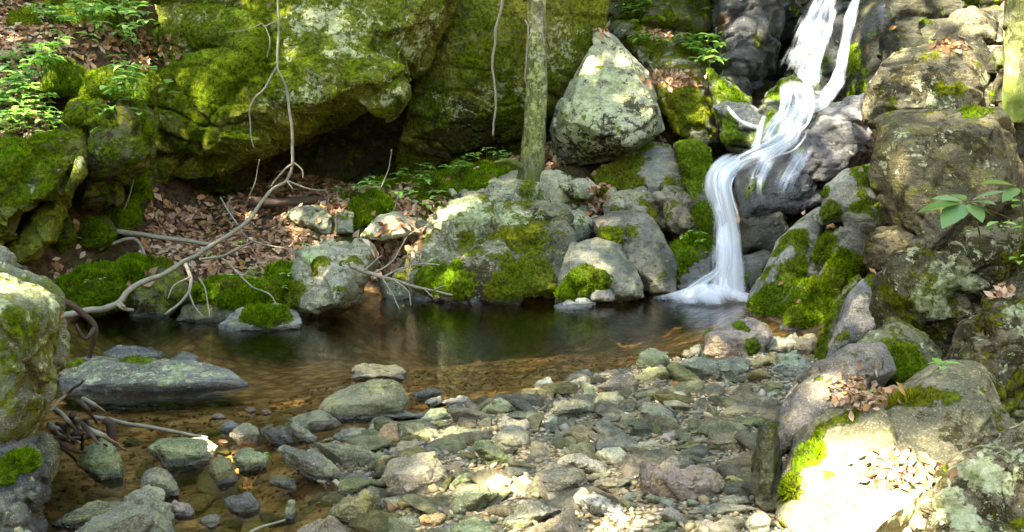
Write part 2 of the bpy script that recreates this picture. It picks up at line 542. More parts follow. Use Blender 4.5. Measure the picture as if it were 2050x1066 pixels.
def remesh(parts, vox):
    V, Fc = [], []
    for v, fc in parts:
        n = len(V)
        V += v
        Fc += [[k + n for k in g] for g in fc]
    me = bpy.data.meshes.new('tmp')
    me.from_pydata(V, [], Fc)
    o = bpy.data.objects.new('tmp', me)
    COL.objects.link(o)
    m = o.modifiers.new('r', 'REMESH')
    m.mode = 'VOXEL'
    m.voxel_size = vox
    m.adaptivity = 0
    dg = bpy.context.evaluated_depsgraph_get()
    ev = o.evaluated_get(dg).to_mesh()
    co = co_of(ev)
    fs = np.empty(len(ev.loops), dtype=np.int32)
    ev.loops.foreach_get('vertex_index', fs)
    fs = fs.reshape(-1, 4)
    o.evaluated_get(dg).to_mesh_clear()
    bpy.data.objects.remove(o)
    bpy.data.meshes.remove(me)
    return co, fs


def smooth(co, fs, it, lam=0.5):
    e = np.concatenate([fs[:, [0, 1]], fs[:, [1, 2]], fs[:, [2, 3]], fs[:, [3, 0]]])
    a, b = e[:, 0], e[:, 1]
    n = len(co)
    deg = np.bincount(a, minlength=n) + np.bincount(b, minlength=n)
    for _ in range(it):
        s = np.stack([np.bincount(a, co[b, k], n) + np.bincount(b, co[a, k], n) for k in range(3)], 1)
        co = co + lam * (s / np.maximum(deg, 1)[:, None] - co)
    return co


def normals(co, fs):
    fn = np.cross(co[fs[:, 2]] - co[fs[:, 0]], co[fs[:, 3]] - co[fs[:, 1]])
    n = np.zeros_like(co)
    for k in range(4):
        for c in range(3):
            n[:, c] += np.bincount(fs[:, k], fn[:, c], len(co))
    return n / np.maximum(np.linalg.norm(n, axis=1), 1e-12)[:, None]


def piece(Y, outline, lean=0.4, front=None, thick=None, bulge=None, back=0.8, inner=0.6, sink=0.0, rng=RNG):
    o = [(q[0], q[1], q[2] if len(q) > 2 else 0.0) for q in outline]
    pys = [q[1] for q in o]
    base = max(pys)
    w = (max(q[0] for q in o) - min(q[0] for q in o)) / FOC * Y
    h = (base - min(pys)) / FOC * Y
    thick = thick if thick is not None else 0.7 * max(w, h * 0.8)
    bulge = bulge if bulge is not None else 0.22 * min(w, h) + 0.05 * max(w, h)
    cx, cy = sum(q[0] for q in o) / len(o), sum(pys) / len(o)

    def Yl(py):
        return Y + lean * (base - py) / FOC * Y
    pts = [P(a, b, Yl(b) + d) for a, b, d in o]
    if front is None:
        for a, b, d in o:
            k = inner * rng.uniform(0.8, 1.15)
            aa, bb = cx + (a - cx) * k, cy + (b - cy) * k
            pts.append(P(aa, bb, Yl(bb) - bulge * rng.uniform(0.7, 1.15)))
    else:
        for a, b, d in front:
            pts.append(P(a, b, Yl(b) + d))
    if sink:
        for a, b, d in o:
            if b > base - 0.45 * (base - min(pys)):
                q = P(cx + (a - cx) * 0.92, b, Yl(b) + d)
                pts.append(q + np.array([0, 0.03, -sink]))
    for a, b, d in o:
        aa, bb = cx + (a - cx) * back, cy + (b - cy) * back
        pts.append(P(aa, bb, Yl(bb) + thick * 0.9))
        if back >= 0.75:
            pts.append(P(cx + (a - cx) * 0.97, cy + (b - cy) * 0.97, Yl(b) + d + thick * 0.4))
    return [tuple(q) for q in pts]


def blobs(co, bvh, lst, Y):
    v = np.zeros(len(co))
    for q in lst:
        px, py, r = q[:3]
        val = q[3] if len(q) > 3 else 1.0
        d = Vector(ray(px, py)).normalized()
        hit = bvh.ray_cast(Vector(CAM), d)[0]
        c = np.array(hit) if hit is not None else P(px, py, Y)
        rr = r / FOC * c[1]
        dist = np.linalg.norm(co - c, axis=1) / rr
        v += val * sstep(1.4, 0.35, dist)
    return v


def fuzz(parent, co, fs, nor, moss, olive, dens, L, loc, cap=42000, thr=0.55):
    """A pelt of short moss shoots on the mossy faces, one part of its rock."""
    m = moss[fs].mean(1)
    tri = np.concatenate([fs[:, [0, 1, 2]], fs[:, [0, 2, 3]]])
    mm = np.concatenate([m, m])
    keep = mm > thr
    tri, mm = tri[keep], mm[keep]
    if not len(tri):
        return
    a, b, c = co[tri[:, 0]], co[tri[:, 1]], co[tri[:, 2]]
    thin = RNG.random(len(tri)) < np.clip((mm - .45) / .45, .12, 1)
    tri, mm = tri[thin], mm[thin]
    a, b, c = co[tri[:, 0]], co[tri[:, 1]], co[tri[:, 2]]
    nn = nor[tri].mean(1)
    cen = (a + b + c) / 3
    view = CAM - cen
    facing = (nn * view).sum(1) / np.linalg.norm(view, axis=1) > -0.35
    area = 0.5 * np.linalg.norm(np.cross(b - a, c - a), axis=1) * facing
    tot = area.sum()
    n = int(min(cap, tot * dens))
    if n < 30:
        return
    idx = RNG.choice(len(tri), n, p=area / tot)
    u, v = RNG.random(n), RNG.random(n)
    s = u + v > 1
    u[s], v[s] = 1 - u[s], 1 - v[s]
    p = a[idx] + (b - a)[idx] * u[:, None] + (c - a)[idx] * v[:, None]
    nr = nor[tri[idx, 0]]
    d = nr * 0.8 + np.array([0, 0, 0.5]) + RNG.normal(size=(n, 3)) * 0.42
    d /= np.linalg.norm(d, axis=1)[:, None]
    ln = L * np.clip((mm[idx] - .3) / .5, .45, 1.1) * RNG.uniform(0.5, 1.3, n) * (0.55 + 0.6 * np.clip(fbm(p * 9, 2) + 0.5, 0, 1))
    side = np.cross(d, RNG.normal(size=(n, 3)))
    side /= np.linalg.norm(side, axis=1)[:, None]
    wd = (ln * 0.22)[:, None]
    V = np.empty((n, 3, 3))
    V[:, 0] = p - side * wd - nr * 0.004
    V[:, 1] = p + side * wd - nr * 0.004
    V[:, 2] = p + d * ln[:, None]
    ol = np.clip(olive[tri[idx, 0]] + 0.5 * fbm(p * 3, 2, 2), 0, 1)[:, None]
    br = RNG.uniform(0.55, 1.35, n)[:, None] * (1 + 0.5 * fbm(p * 7, 3, 5))[:, None]
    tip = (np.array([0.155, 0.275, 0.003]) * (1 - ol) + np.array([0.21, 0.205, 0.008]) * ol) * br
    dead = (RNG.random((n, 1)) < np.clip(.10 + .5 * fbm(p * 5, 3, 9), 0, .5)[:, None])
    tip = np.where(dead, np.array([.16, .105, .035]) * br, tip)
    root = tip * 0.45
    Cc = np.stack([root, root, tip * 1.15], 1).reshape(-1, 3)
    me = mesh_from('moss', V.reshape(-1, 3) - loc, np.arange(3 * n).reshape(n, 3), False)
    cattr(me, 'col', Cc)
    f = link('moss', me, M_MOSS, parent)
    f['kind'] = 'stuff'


def rock(name, label, pieces, color=(0.2, 0.19, 0.16), vox=None, cat='boulder', amp=1.0, strata=0.0, bed=(0.15, 0.25, 0.95), cells=0.4, ncell=14, sm=2,
         moss=0.0, mossup=0.0, mossb=(), olive=0.0, oliveb=(), lich=0.0, lichb=(), dark=0.0, darkb=(), rust=0.0, rustb=(), algae=0.0, algb=(), wet=None, wetb=(),
         group=None, dens=12000, L=0.02, puff=0.02, cuts=(), seed=None):
    rng = np.random.default_rng(seed if seed is not None else abs(hash(label)) % 10000) if seed is not None else RNG
    Ymin = min(p['Y'] for p in pieces)
    vox = vox or Ymin / 1004.0 * 1.8
    co, fs = remesh([hull(piece(rng=rng, **p)) for p in pieces], vox)
    co = smooth(co, fs, sm)
    size = np.ptp(co, axis=0)
    S = float(np.sort(size)[1])
    nor = normals(co, fs)
    off = rng.uniform(-50, 50, 3)
    q = co + off
    warp = np.stack([fbm(q * 2.2 / S, 2, 1), fbm(q * 2.2 / S, 2, 2), fbm(q * 2.2 / S, 2, 3)], 1)
    disp = 0.024 * S * fbm(q * 2.0 / S, 3, 0) + 0.016 * min(S, 0.6) * fbm(q * 9 / min(S, 0.8), 4, 7)
    sc_ = min(S, 0.9)
    for fr_, am_ in ((3.0, .035), (7.0, .018)):
        a_ = np.abs(fbm(q * fr_ / sc_ + warp * .3, 2, fr_))
        disp -= cells * am_ * sc_ * sstep(0.10, 0.0, a_) * sstep(-.2, .3, perlin(q * 1.7 / sc_))
    if cells:
        seeds = co[rng.integers(0, len(co), ncell)]
        dirs = rng.normal(size=(ncell, 3))
        w = co + 0.06 * S * warp
        d = ((w[:, None] - seeds[None]) ** 2).sum(-1)
        k = d.argmin(1)
        ds = np.sqrt(np.sort(d, axis=1)[:, :2])
        edge = ds[:, 1] - ds[:, 0]
        tilt = ((co - seeds[k]) * dirs[k]).sum(1) * 0.20
        disp += cells * (np.clip(tilt, -0.13 * S, 0.13 * S) + rng.uniform(-0.035, 0.035, ncell)[k] * S - 0.035 * S * sstep(0.05 * S, 0, edge))
        # second, finer generation of fracture facets
        n2 = 60
        seeds = co[rng.integers(0, len(co), n2)]
        dirs = rng.normal(size=(n2, 3))
        w = co + 0.03 * S * warp
        k = np.concatenate([((w[e:e + 8000, None] - seeds[None]) ** 2).sum(-1).argmin(1) for e in range(0, len(w), 8000)])
        disp += cells * np.clip(((co - seeds[k]) * dirs[k]).sum(1) * 0.22, -0.04 * S, 0.04 * S)
    if strata:
        bd = np.array(bed) / np.linalg.norm(bed)
        u = (co @ bd) / strata + 0.55 * fbm(q * 1.1 / strata / 3, 2, 9) + 0.15 * perlin(q * 5)
        lay = np.floor(u)
        fr = u - lay
        hsh = np.modf(np.abs(np.sin(lay * 12.9898) * 43758.5453))[0] - 0.5
        msk = sstep(-0.25, 0.35, fbm(q * 1.3 / S, 2, 12))
        disp += strata * msk * (0.34 * hsh * sstep(0, 0.15, fr) * sstep(1, 0.85, fr) - 0.22 * sstep(0.10, 0.0, np.minimum(fr, 1 - fr)))
    co = co + nor * (disp * amp)[:, None]
    co = smooth(co, fs, 1, 0.2)
    nor = normals(co, fs)
    bvh = BVHTree.FromPolygons(co.tolist(), fs.tolist())
    Ym = pieces[0]['Y']
    up = sstep(0.25, 0.8, nor[:, 2])
    q = co + off
    nz = 0.42 * fbm(q * 4.5, 4, 21)
    mo = np.full(len(co), moss) + mossup * up + blobs(co, bvh, mossb, Ym)
    mo = np.where(mo > 0.03, mo + nz, 0)
    mo *= sstep(-0.02, 0.05, co[:, 2] + 0.02 * nz)
    ol = olive + blobs(co, bvh, oliveb, Ym)
    puffv = puff * sstep(0.45, 0.9, mo) * (0.6 + 0.7 * fbm(q * 7, 2, 30))
    co = co + nor * puffv[:, None]
    nor = normals(co, fs)
    li = np.full(len(co), lich) + blobs(co, bvh, lichb, Ym)
    dk = np.full(len(co), dark) + blobs(co, bvh, darkb, Ym)
    al = np.full(len(co), algae) + blobs(co, bvh, algb, Ym)
    ru = np.full(len(co), rust) + blobs(co, bvh, rustb, Ym)
    we = blobs(co, bvh, wetb, Ym) + sstep(0.055, 0.0, co[:, 2]) * 0.9
    if wet:
        we += wet
    loc = np.array([co[:, 0].mean(), co[:, 1].mean(), co[:, 2].min()])
    me = mesh_from(name, co - loc, fs)
    for k, v in (('moss', mo), ('lichen', li), ('wet', we), ('olive', ol), ('rust', ru), ('dark', dk), ('algae', al)):
        fattr(me, k, v)
    o = link(name, me, M_ROCK, loc=loc)
    o.color = (*color, 1)
    tag(o, label, cat, group)
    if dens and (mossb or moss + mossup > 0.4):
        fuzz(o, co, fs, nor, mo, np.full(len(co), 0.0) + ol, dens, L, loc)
    BIG.append((o, bvh))
    return o


def pc(Y, outline, **k):
    return dict(Y=Y, outline=outline, **k)


def seen(px, py, default=8.0):
    """Nearest point of the built rocks or terrain on a sight line."""
    d = Vector(ray(px, py))
    dn = d.normalized()
    best = None
    for o, b in BIG:
        h = b.ray_cast(Vector(CAM), dn)
        if h[0] is not None and (best is None or h[3] < best[2]):
            best = (h[0], h[1], h[3])
    g = Vector(hit_ground(px, py))
    gl = (g - Vector(CAM)).length
    if best is None or gl < best[2]:
        return np.array(g), np.array([0, 0, 1.0])
    return np.array(best[0]), np.array(best[1])

# ------------------------------------------------------------------ cliffs and boulders
GREY = (0.24, 0.235, 0.21)
WARM = (0.23, 0.205, 0.165)
OLV = (0.19, 0.185, 0.11)
BLUE = (0.20, 0.20, 0.215)
PALE = (0.36, 0.35, 0.29)

rock('rock_overhang', 'huge overhanging lichen-spotted cliff above the dark hollow, left of the thin tree', [
    pc(8.9, [(285, -190), (290, 40), (330, 150), (420, 152), (560, 175), (700, 170), (838, 142), (870, 60), (908, 0), (975, -190)], lean=0.15, thick=2.2,
       front=[(360, 60, -.25), (560, 90, -.5), (700, 60, -.45), (800, 110, -.35), (850, 0, -.3), (600, -120, -.2)]),
    pc(8.7, [(285, 150), (272, 290), (310, 380), (450, 366), (500, 332), (600, 280), (690, 250), (716, 238), (748, 182), (842, 128), (700, 80), (500, 90), (360, 110)], lean=-0.15, thick=2.0,
       front=[(560, 200, -.55), (640, 215, -.5), (420, 250, -.35), (360, 300, -.2), (480, 150, -.35), (700, 180, -.4)]),
    pc(8.5, [(716, 244), (690, 205), (740, 165), (815, 158), (812, 192), (782, 226)], lean=0.0, thick=0.9),
    pc(8.75, [(335, 90), (520, 85), (560, 125), (525, 152), (340, 150)], lean=1.2, thick=0.8, bulge=0.3)],
     OLV, cat='cliff', strata=0.2, sm=1, bed=(0.28, 0.15, 0.95), cells=0.4, ncell=22, algae=.75, moss=0.2, mossup=0.45, olive=0.35, lich=0.14, dark=0.2,
     mossb=[(420, 110, 110, .6), (400, 230, 130, .35), (560, 140, 90, .3), (780, 200, 50, .3), (480, 30, 150, .25)],
     lichb=[(660, 90, 120, .24), (640, 60, 60, .2), (430, 30, 110, .2), (590, 180, 70, .25), (840, 80, 60, .3), (800, 200, 40, .3), (460, 60, 60, .2)],
     rustb=[(640, 230, 90, .6), (560, 280, 80, .5), (800, 140, 60, .4), (700, 215, 50, .5)], dens=5000, L=0.013, seed=11)

rock('cliff_wall', 'tall smooth olive cliff face directly behind the thin tree', [
    pc(9.9, [(905, -190), (898, 10), (852, 130), (822, 230), (800, 285), (900, 320), (1090, 250), (1150, 160), (1196, 60), (1192, -20), (1215, -190)], lean=-0.25, thick=1.6,
       front=[(900, 180, -.3), (1000, 100, -.35), (1100, 60, -.3), (870, 260, -.25), (1080, 200, -.25)]),
    pc(10.35, [(800, 270), (790, 350), (850, 420), (1080, 420), (1130, 330), (1110, 230), (950, 200)], lean=0.0, thick=1.2, bulge=.12),
    pc(9.75, [(1085, 130), (1130, 120), (1150, 160), (1120, 215), (1085, 190)], lean=0, thick=.6)],
     (0.17, 0.165, 0.085), cat='cliff', strata=0.2, sm=1, cells=0.3, ncell=16, algae=.75, amp=.7, moss=0.16, olive=0.45, lich=0.06, dark=0.12,
     mossb=[(940, 110, 90, .3), (1000, 240, 80, .3), (850, 220, 60, .25)], lichb=[(1010, 190, 60, .35), (1120, 100, 60, .35), (900, 220, 60, .2)],
     darkb=[(950, 290, 130, .5), (880, 60, 90, .2)], rustb=[(900, 300, 110, .6), (960, 260, 60, .4)], dens=4000, L=0.020, seed=12)

rock('hollow_wall', 'rock coloured dark for the shade at the back of the hollow under the overhanging cliff', [
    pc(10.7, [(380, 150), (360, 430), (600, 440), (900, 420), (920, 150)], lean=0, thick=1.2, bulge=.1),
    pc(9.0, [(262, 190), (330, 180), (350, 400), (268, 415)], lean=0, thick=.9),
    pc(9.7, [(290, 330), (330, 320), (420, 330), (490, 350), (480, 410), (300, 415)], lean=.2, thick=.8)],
     (0.09, 0.085, 0.06), cat='cliff', strata=0.3, cells=1, algae=.3, moss=.25, olive=.2, dark=.2, mossb=[(380, 360, 90, .5)], dens=3000, seed=13)  # dark base colour deepens the shade of the hollow

rock('lichen_boulder', 'pale lichen-spotted wedge boulder right of the thin tree', [
    pc(9.0, [(1193, 58), (1225, 70), (1292, 140), (1326, 225), (1336, 262), (1278, 294), (1262, 322, .25), (1112, 332, .3), (1104, 260), (1120, 215), (1145, 160), (1170, 108)], lean=.35, thick=1.0,
       front=[(1128, 240, -.35), (1200, 262, -.45), (1262, 286, -.5), (1312, 215, -.35), (1205, 110, -.15), (1230, 190, -.35)])],
     (0.36, 0.36, 0.30), strata=0.25, bed=(-.5, .1, .8), amp=.7, sm=1, cells=.45, lich=.36, dark=.28, algae=.15, moss=.1, olive=.5, darkb=[(1190, 300, 80, .5), (1270, 110, 60, .2), (1290, 220, 50, .25)], lichb=[(1140, 240, 60, .3), (1200, 160, 80, .2)],  # lowest dark blob paints shade onto the underside
     mossb=[(1330, 200, 25, .5), (1120, 250, 30, .3)], rustb=[(1190, 300, 70, .6)], dens=3000, L=0.020, seed=14)

rock('mossy_ramp', 'yellow-green mossy rock ramp between the pale wedge boulder and the upper waterfall', [
    pc(9.5, [(1228, 52), (1300, 56), (1375, 75), (1422, 130), (1448, 215), (1442, 292), (1400, 290), (1345, 264), (1322, 190), (1285, 120)], lean=.9, thick=1.0)],
     GREY, strata=.3, cells=.6, algae=.4, moss=.3, mossup=.35, olive=.75, mossb=[(1370, 215, 60, .5), (1300, 95, 50, .3)], lich=.12, lichb=[(1290, 80, 40, .3), (1420, 240, 40, .2)], rustb=[(1350, 170, 40, .3)], seed=15)

rock('mossy_rock', 'bright green mossy rock sloping down beside the middle cascade', [
    pc(9.2, [(1415, 140), (1462, 165), (1500, 200), (1515, 268), (1490, 302), (1445, 292), (1425, 215)], lean=.6, thick=.8),
    pc(9.05, [(1440, 215), (1500, 208), (1522, 262), (1505, 292), (1450, 280)], lean=.6, thick=.6)],
     (0.3, 0.29, 0.28), moss=.3, mossup=.3, olive=.1, mossb=[(1460, 190, 35, .6), (1470, 270, 40, .5)], wet=.15, seed=16)
rock('mossy_rock', 'vertical green mossy block left of the lip of the lower waterfall', [
    pc(8.7, [(1345, 286), (1398, 282), (1420, 306), (1424, 372), (1396, 392), (1368, 342)], lean=.3, thick=.6),
    pc(8.3, [(1370, 365), (1415, 372), (1440, 425), (1434, 478), (1396, 482), (1382, 420)], lean=.3, thick=.6)],
     (0.2, 0.19, 0.17), moss=.45, mossup=.3, olive=.15, mossb=[(1390, 330, 50, .5), (1410, 430, 40, .4)], wet=.2, seed=17)

rock('rock_slab', 'olive mossy slab with a bare grey top under the pale wedge boulder', [
    pc(8.8, [(1178, 350), (1265, 300), (1285, 288), (1342, 286), (1370, 340), (1392, 388), (1360, 402), (1230, 402), (1195, 388)], lean=.8, thick=.8,
       front=[(1210, 375, -.1), (1265, 330, -.2), (1330, 370, -.22), (1360, 350, -.15), (1300, 310, -.1)])],
     GREY, amp=.8, sm=1, cells=.3, algae=.2, moss=.38, olive=.7, mossb=[(1240, 360, 60, .6), (1320, 375, 40, .4), (1310, 345, 40, -.6), (1340, 320, 30, -.5), (1295, 295, 18, .6)], oliveb=[(1295, 295, 25, -.6)], seed=18)
rock('boulder', 'small grey and olive step of rock below the olive slab', [
    pc(8.45, [(1203, 412), (1225, 380), (1290, 376), (1308, 412), (1336, 440), (1330, 462), (1290, 448), (1212, 440)], lean=.6, thick=.6)],
     (0.27, 0.255, 0.2), algae=.2, moss=.3, olive=.8, mossb=[(1290, 425, 30, .5), (1230, 420, 25, .3)], lich=.1, cells=.6, seed=19)
rock('boulder', 'brownish stepped rock between the olive slab and the lower waterfall', [
    pc(8.25, [(1308, 388), (1340, 376), (1374, 378), (1392, 415), (1402, 460), (1368, 474), (1332, 448)], lean=.4, thick=.6)],
     WARM, moss=.2, olive=.5, mossb=[(1390, 440, 18, .6)], dark=.2, cells=.9, seed=20)
rock('boulder', 'square grey boulder with a mossy front ledge left of the lower waterfall', [
    pc(7.75, [(1183, 440), (1205, 428), (1292, 428), (1330, 465), (1352, 520), (1360, 590, -.05), (1305, 596), (1270, 540), (1235, 505), (1188, 482)], lean=.6, thick=.9,
       front=[(1200, 470, -.15), (1280, 470, -.25), (1320, 520, -.25), (1330, 585, -.2), (1285, 440, -.05)])],
     (0.21, 0.195, 0.175), amp=.8, sm=1, cells=.35, strata=.18, olive=.65, mossb=[(1210, 465, 30, .8), (1255, 462, 30, .6), (1330, 560, 20, .4)], dark=.15, darkb=[(1245, 468, 35, .4)], seed=21)
rock('boulder', 'smooth grey boulder with a green moss cushion at its foot, across the pool', [
    pc(7.45, [(1142, 488), (1190, 478), (1240, 492), (1278, 540), (1294, 600), (1235, 608), (1115, 606), (1112, 565), (1135, 530)], lean=.7, thick=.8,
       front=[(1160, 560, -.2), (1230, 560, -.25), (1265, 590, -.2), (1200, 510, -.12)])],
     (0.24, 0.23, 0.195), mossb=[(1170, 560, 40, 1.2), (1140, 585, 30, 1.0), (1205, 570, 25, .9)], olive=.1, darkb=[(1275, 600, 30, .4)], moss=.06, dens=22800, L=0.021, puff=.05, cells=.3, seed=22)
rock('stone', 'small whitish stone at the waterline below the moss cushion', [
    pc(7.3, [(1180, 592), (1198, 577), (1225, 576), (1236, 602), (1182, 606)], lean=.5, thick=.3)], (0.34, 0.32, 0.3), cat='stone', seed=23)
rock('stone', 'flat grey stone awash in front of the far mossy boulders', [
    pc(7.1, [(1106, 614), (1138, 601), (1176, 602), (1192, 612), (1172, 624), (1118, 624)], lean=1.5, thick=.3)], (0.27, 0.27, 0.28), cat='stone', wet=.2, seed=24)

rock('boulder', 'large domed boulder with olive moss and white lichen at the far edge of the pool', [
    pc(7.55, [(772, 575), (800, 530), (850, 470), (880, 425), (905, 402), (960, 386), (1020, 392), (1090, 415), (1130, 450), (1148, 500), (1143, 562), (1118, 606), (990, 608), (782, 606)], lean=.9, thick=1.0,
       front=[(830, 560, -.18), (890, 500, -.3), (940, 570, -.32), (1000, 520, -.38), (1000, 590, -.3), (1100, 500, -.35), (1110, 580, -.25), (1010, 440, -.2), (920, 430, -.12)])],
     (0.22, 0.205, 0.155), strata=.24, bed=(.25, -.1, .95), cells=.8, ncell=20, algae=.25, moss=.18, mossup=.16, olive=.7,
     mossb=[(1040, 470, 60, .5), (960, 480, 50, .35), (1060, 560, 70, .55), (1020, 590, 60, .6), (890, 550, 42, 1.1), (850, 560, 30, .8), (920, 575, 35, .8)], oliveb=[(890, 550, 80, -.7), (1060, 580, 60, -.2)],
     lichb=[(920, 420, 60, .6), (990, 425, 60, .5), (850, 490, 50, .2), (1050, 440, 40, .3)], lich=.16, dark=.15, darkb=[(1040, 430, 60, .35), (950, 600, 120, .5), (870, 600, 60, .4)], wetb=[(950, 606, 160, .3)], dens=9000, seed=25)
rock('boulder', 'pale lichen-crusted rock at the foot of the thin tree', [
    pc(8.45, [(893, 378), (955, 362), (1060, 366), (1120, 374), (1166, 415), (1180, 452), (1150, 474), (1090, 445), (960, 404), (898, 402)], lean=1.0, thick=.7)],
     PALE, cells=.9, lich=.35, dark=.22, moss=.18, olive=.4, mossb=[(1060, 372, 30, .4), (1150, 400, 25, .3)], seed=26)
rock('stone', 'small white-topped stone lying right of the tree foot', [
    pc(8.55, [(1116, 366), (1180, 358), (1198, 376), (1182, 402), (1130, 388)], lean=.6, thick=.4)], PALE, cat='stone', lich=.3, darkb=[(1140, 385, 30, .4)], seed=27)
rock('moss_hummock', 'broad dark-green moss hummock under the overhang, left of the thin tree', [
    pc(8.65, [(668, 425), (690, 395), (760, 372), (850, 368), (892, 388), (884, 432), (740, 448)], lean=1.3, thick=.7),
    pc(8.9, [(820, 385), (920, 336), (1000, 328), (1050, 345), (1062, 372), (900, 392)], lean=1.3, thick=.5)],
     (0.1, 0.09, 0.05), cat='moss', moss=.9, olive=.12, dens=20900, L=0.027, puff=.06, cells=.6, seed=28)
rock('moss_hummock', 'round dark moss ball in front of the broad hummock', [
    pc(8.35, [(704, 445), (712, 408), (742, 392), (775, 408), (778, 442), (740, 452)], lean=.7, thick=.4)], (0.1, 0.09, 0.05), cat='moss', moss=1, olive=-.05, dens=22800, L=0.027, puff=.05, seed=29)
rock('stone', 'pale grey-green flat-topped stone in the leaf litter, leftmost of three', [
    pc(8.25, [(568, 432), (592, 414), (642, 411), (667, 440), (662, 470), (618, 458)], lean=.8, thick=.4)], PALE, cat='stone', lich=.15, moss=.12, group='stones set in the leaf litter', seed=30)
rock('stone', 'narrow square grey stone in the leaf litter beside the moss ball', [
    pc(8.2, [(669, 430), (690, 421), (709, 425), (707, 466), (672, 468)], lean=.6, thick=.3)], PALE, cat='stone', lich=.1, moss=.12, group='stones set in the leaf litter', seed=31)
rock('stone', 'pale mossy-backed stone in the leaf litter below the broad moss hummock', [
    pc(7.95, [(718, 476), (755, 430), (792, 424), (832, 440), (838, 470), (765, 484)], lean=.8, thick=.4)], PALE, cat='stone', lich=.15, moss=.15, olive=.4, group='stones set in the leaf litter', seed=32)
rock('boulder', 'white-topped pointed boulder standing at the left shore of the pool', [
    pc(6.85, [(568, 600), (580, 530), (610, 500), (660, 484), (700, 490), (738, 500), (744, 522), (736, 562), (716, 598), (680, 624), (632, 648), (598, 630)], lean=.5, thick=.8,
       front=[(672, 502, -.18), (668, 610, -.38), (618, 560, -.2), (600, 540, -.1), (690, 560, -.3), (625, 625, -.2)])],
     (0.37, 0.355, 0.29), cells=.6, strata=.2, bed=(.7, .2, .6), algae=.2, moss=.14, olive=.55, mossb=[(640, 525, 25, .6), (585, 590, 30, .8), (690, 560, 40, .35)], lich=.12, lichb=[(620, 510, 30, .5), (690, 590, 50, .2)], dark=.1, seed=33)
rock('stone', 'low stone in the pool capped by a bright moss cushion', [
    pc(6.35, [(434, 656), (465, 626), (500, 613), (560, 612), (602, 625), (614, 645), (606, 662), (520, 668), (442, 668)], lean=1.3, thick=.4)],
     (0.3, 0.3, 0.28), cat='stone', algae=.15, mossb=[(535, 628, 38, 1.3), (500, 628, 22, .8), (570, 632, 22, .8)], olive=-.1, dens=26600, L=0.021, puff=.05, seed=34)
rock('boulder', 'round olive boulder at the left shore under the long bare branch', [
    pc(6.85, [(240, 615), (255, 570), (280, 540), (320, 525), (356, 535), (378, 570), (372, 608), (340, 640), (268, 638)], lean=.5, thick=.6)],
     (0.21, 0.2, 0.14), algae=.5, moss=.2, mossup=.3, olive=.55, mossb=[(315, 535, 30, .5)], oliveb=[(310, 530, 40, -.5)], lich=.06, darkb=[(290, 625, 50, .5)], seed=35)
rock('moss_hummock', 'bright green moss bank along the left shore', [
    pc(6.75, [(62, 582), (108, 555), (200, 548), (300, 532), (290, 562), (262, 604), (200, 616), (110, 612)], lean=1.0, thick=.5)],
     (0.1, 0.09, 0.05), cat='moss', moss=1.0, olive=-.15, dens=28500, L=0.024, puff=.06, cells=.5, seed=36)
rock('moss_hummock', 'bright green moss mat left of the white-topped pointed boulder', [
    pc(6.7, [(383, 606), (398, 578), (450, 566), (520, 570), (548, 580), (552, 603), (470, 614)], lean=1.0, thick=.5),
    pc(6.9, [(520, 590), (560, 548), (600, 555), (622, 592), (560, 606)], lean=1.0, thick=.5)],
     (0.1, 0.09, 0.05), cat='moss', moss=1.0, olive=-.05, dens=28500, L=0.024, puff=.06, cells=.5, seed=37)
rock('stone', 'dull stone ledge at the waterline under the moss mat', [
    pc(6.65, [(346, 646), (360, 612), (440, 600), (545, 604), (532, 636), (440, 648)], lean=.8, thick=.5)], (0.19, 0.18, 0.13), cat='stone', moss=.2, olive=.6, seed=38)

# left bank: ledges and mossy stones
rock('cliff_ledge', 'left cliff ledge with a thick moss top and jutting layered front', [
    pc(6.35, [(-160, 300), (0, 285), (100, 272), (166, 270), (173, 300), (162, 340), (150, 402), (115, 422), (60, 444), (0, 474), (-160, 482)], lean=.6, thick=1.3,
       front=[(150, 320, -.15), (60, 400, -.2), (0, 440, -.25), (100, 385, -.2), (40, 330, -.12), (-80, 420, -.2)]),
    pc(6.35, [(-160, 455), (0, 440), (62, 438), (48, 485), (0, 505), (-160, 515)], lean=.3, thick=.9)],
     (0.17, 0.165, 0.09), cat='cliff', strata=.22, bed=(-.35, .1, .9), sm=1, cells=.6, ncell=20, algae=.6, moss=.25, olive=.45, mossup=.5, mossb=[(60, 310, 70, .6), (0, 330, 60, .6)], oliveb=[(60, 310, 90, -.4)], lichb=[(58, 380, 18, .6), (120, 330, 25, .5)], dark=.15, seed=39)
rock('rock_pillar', 'leaning olive rock pillar at the left, running down to the streamside', [
    pc(6.5, [(100, 395), (130, 385), (130, 425), (105, 470), (78, 524), (30, 535), (0, 510), (45, 455)], lean=.5, thick=.7),
    pc(6.45, [(138, 352), (158, 302), (168, 298), (166, 350), (150, 378), (130, 388)], lean=.2, thick=.5)],
     (0.18, 0.175, 0.085), cat='rock', cells=.4, algae=.7, moss=.15, olive=.55, lichb=[(155, 320, 20, .5)], dark=.1, seed=40)
rock('cliff_ledge', 'dark blocky ledge of the left cliff under the leafy seedling', [
    pc(7.0, [(168, 332), (164, 245), (230, 225), (286, 232), (306, 312), (290, 334), (220, 340)], lean=.2, thick=.9),
    pc(7.2, [(150, 345), (240, 335), (252, 350), (242, 392), (215, 418), (160, 418)], lean=-.2, thick=.8)],
     (0.13, 0.125, 0.075), cat='cliff', strata=.18, cells=1, algae=.5, moss=.25, olive=.3, mossup=.4, mossb=[(290, 260, 25, .5)], lichb=[(285, 280, 18, .5), (200, 300, 20, .3)], dark=.3, seed=41)
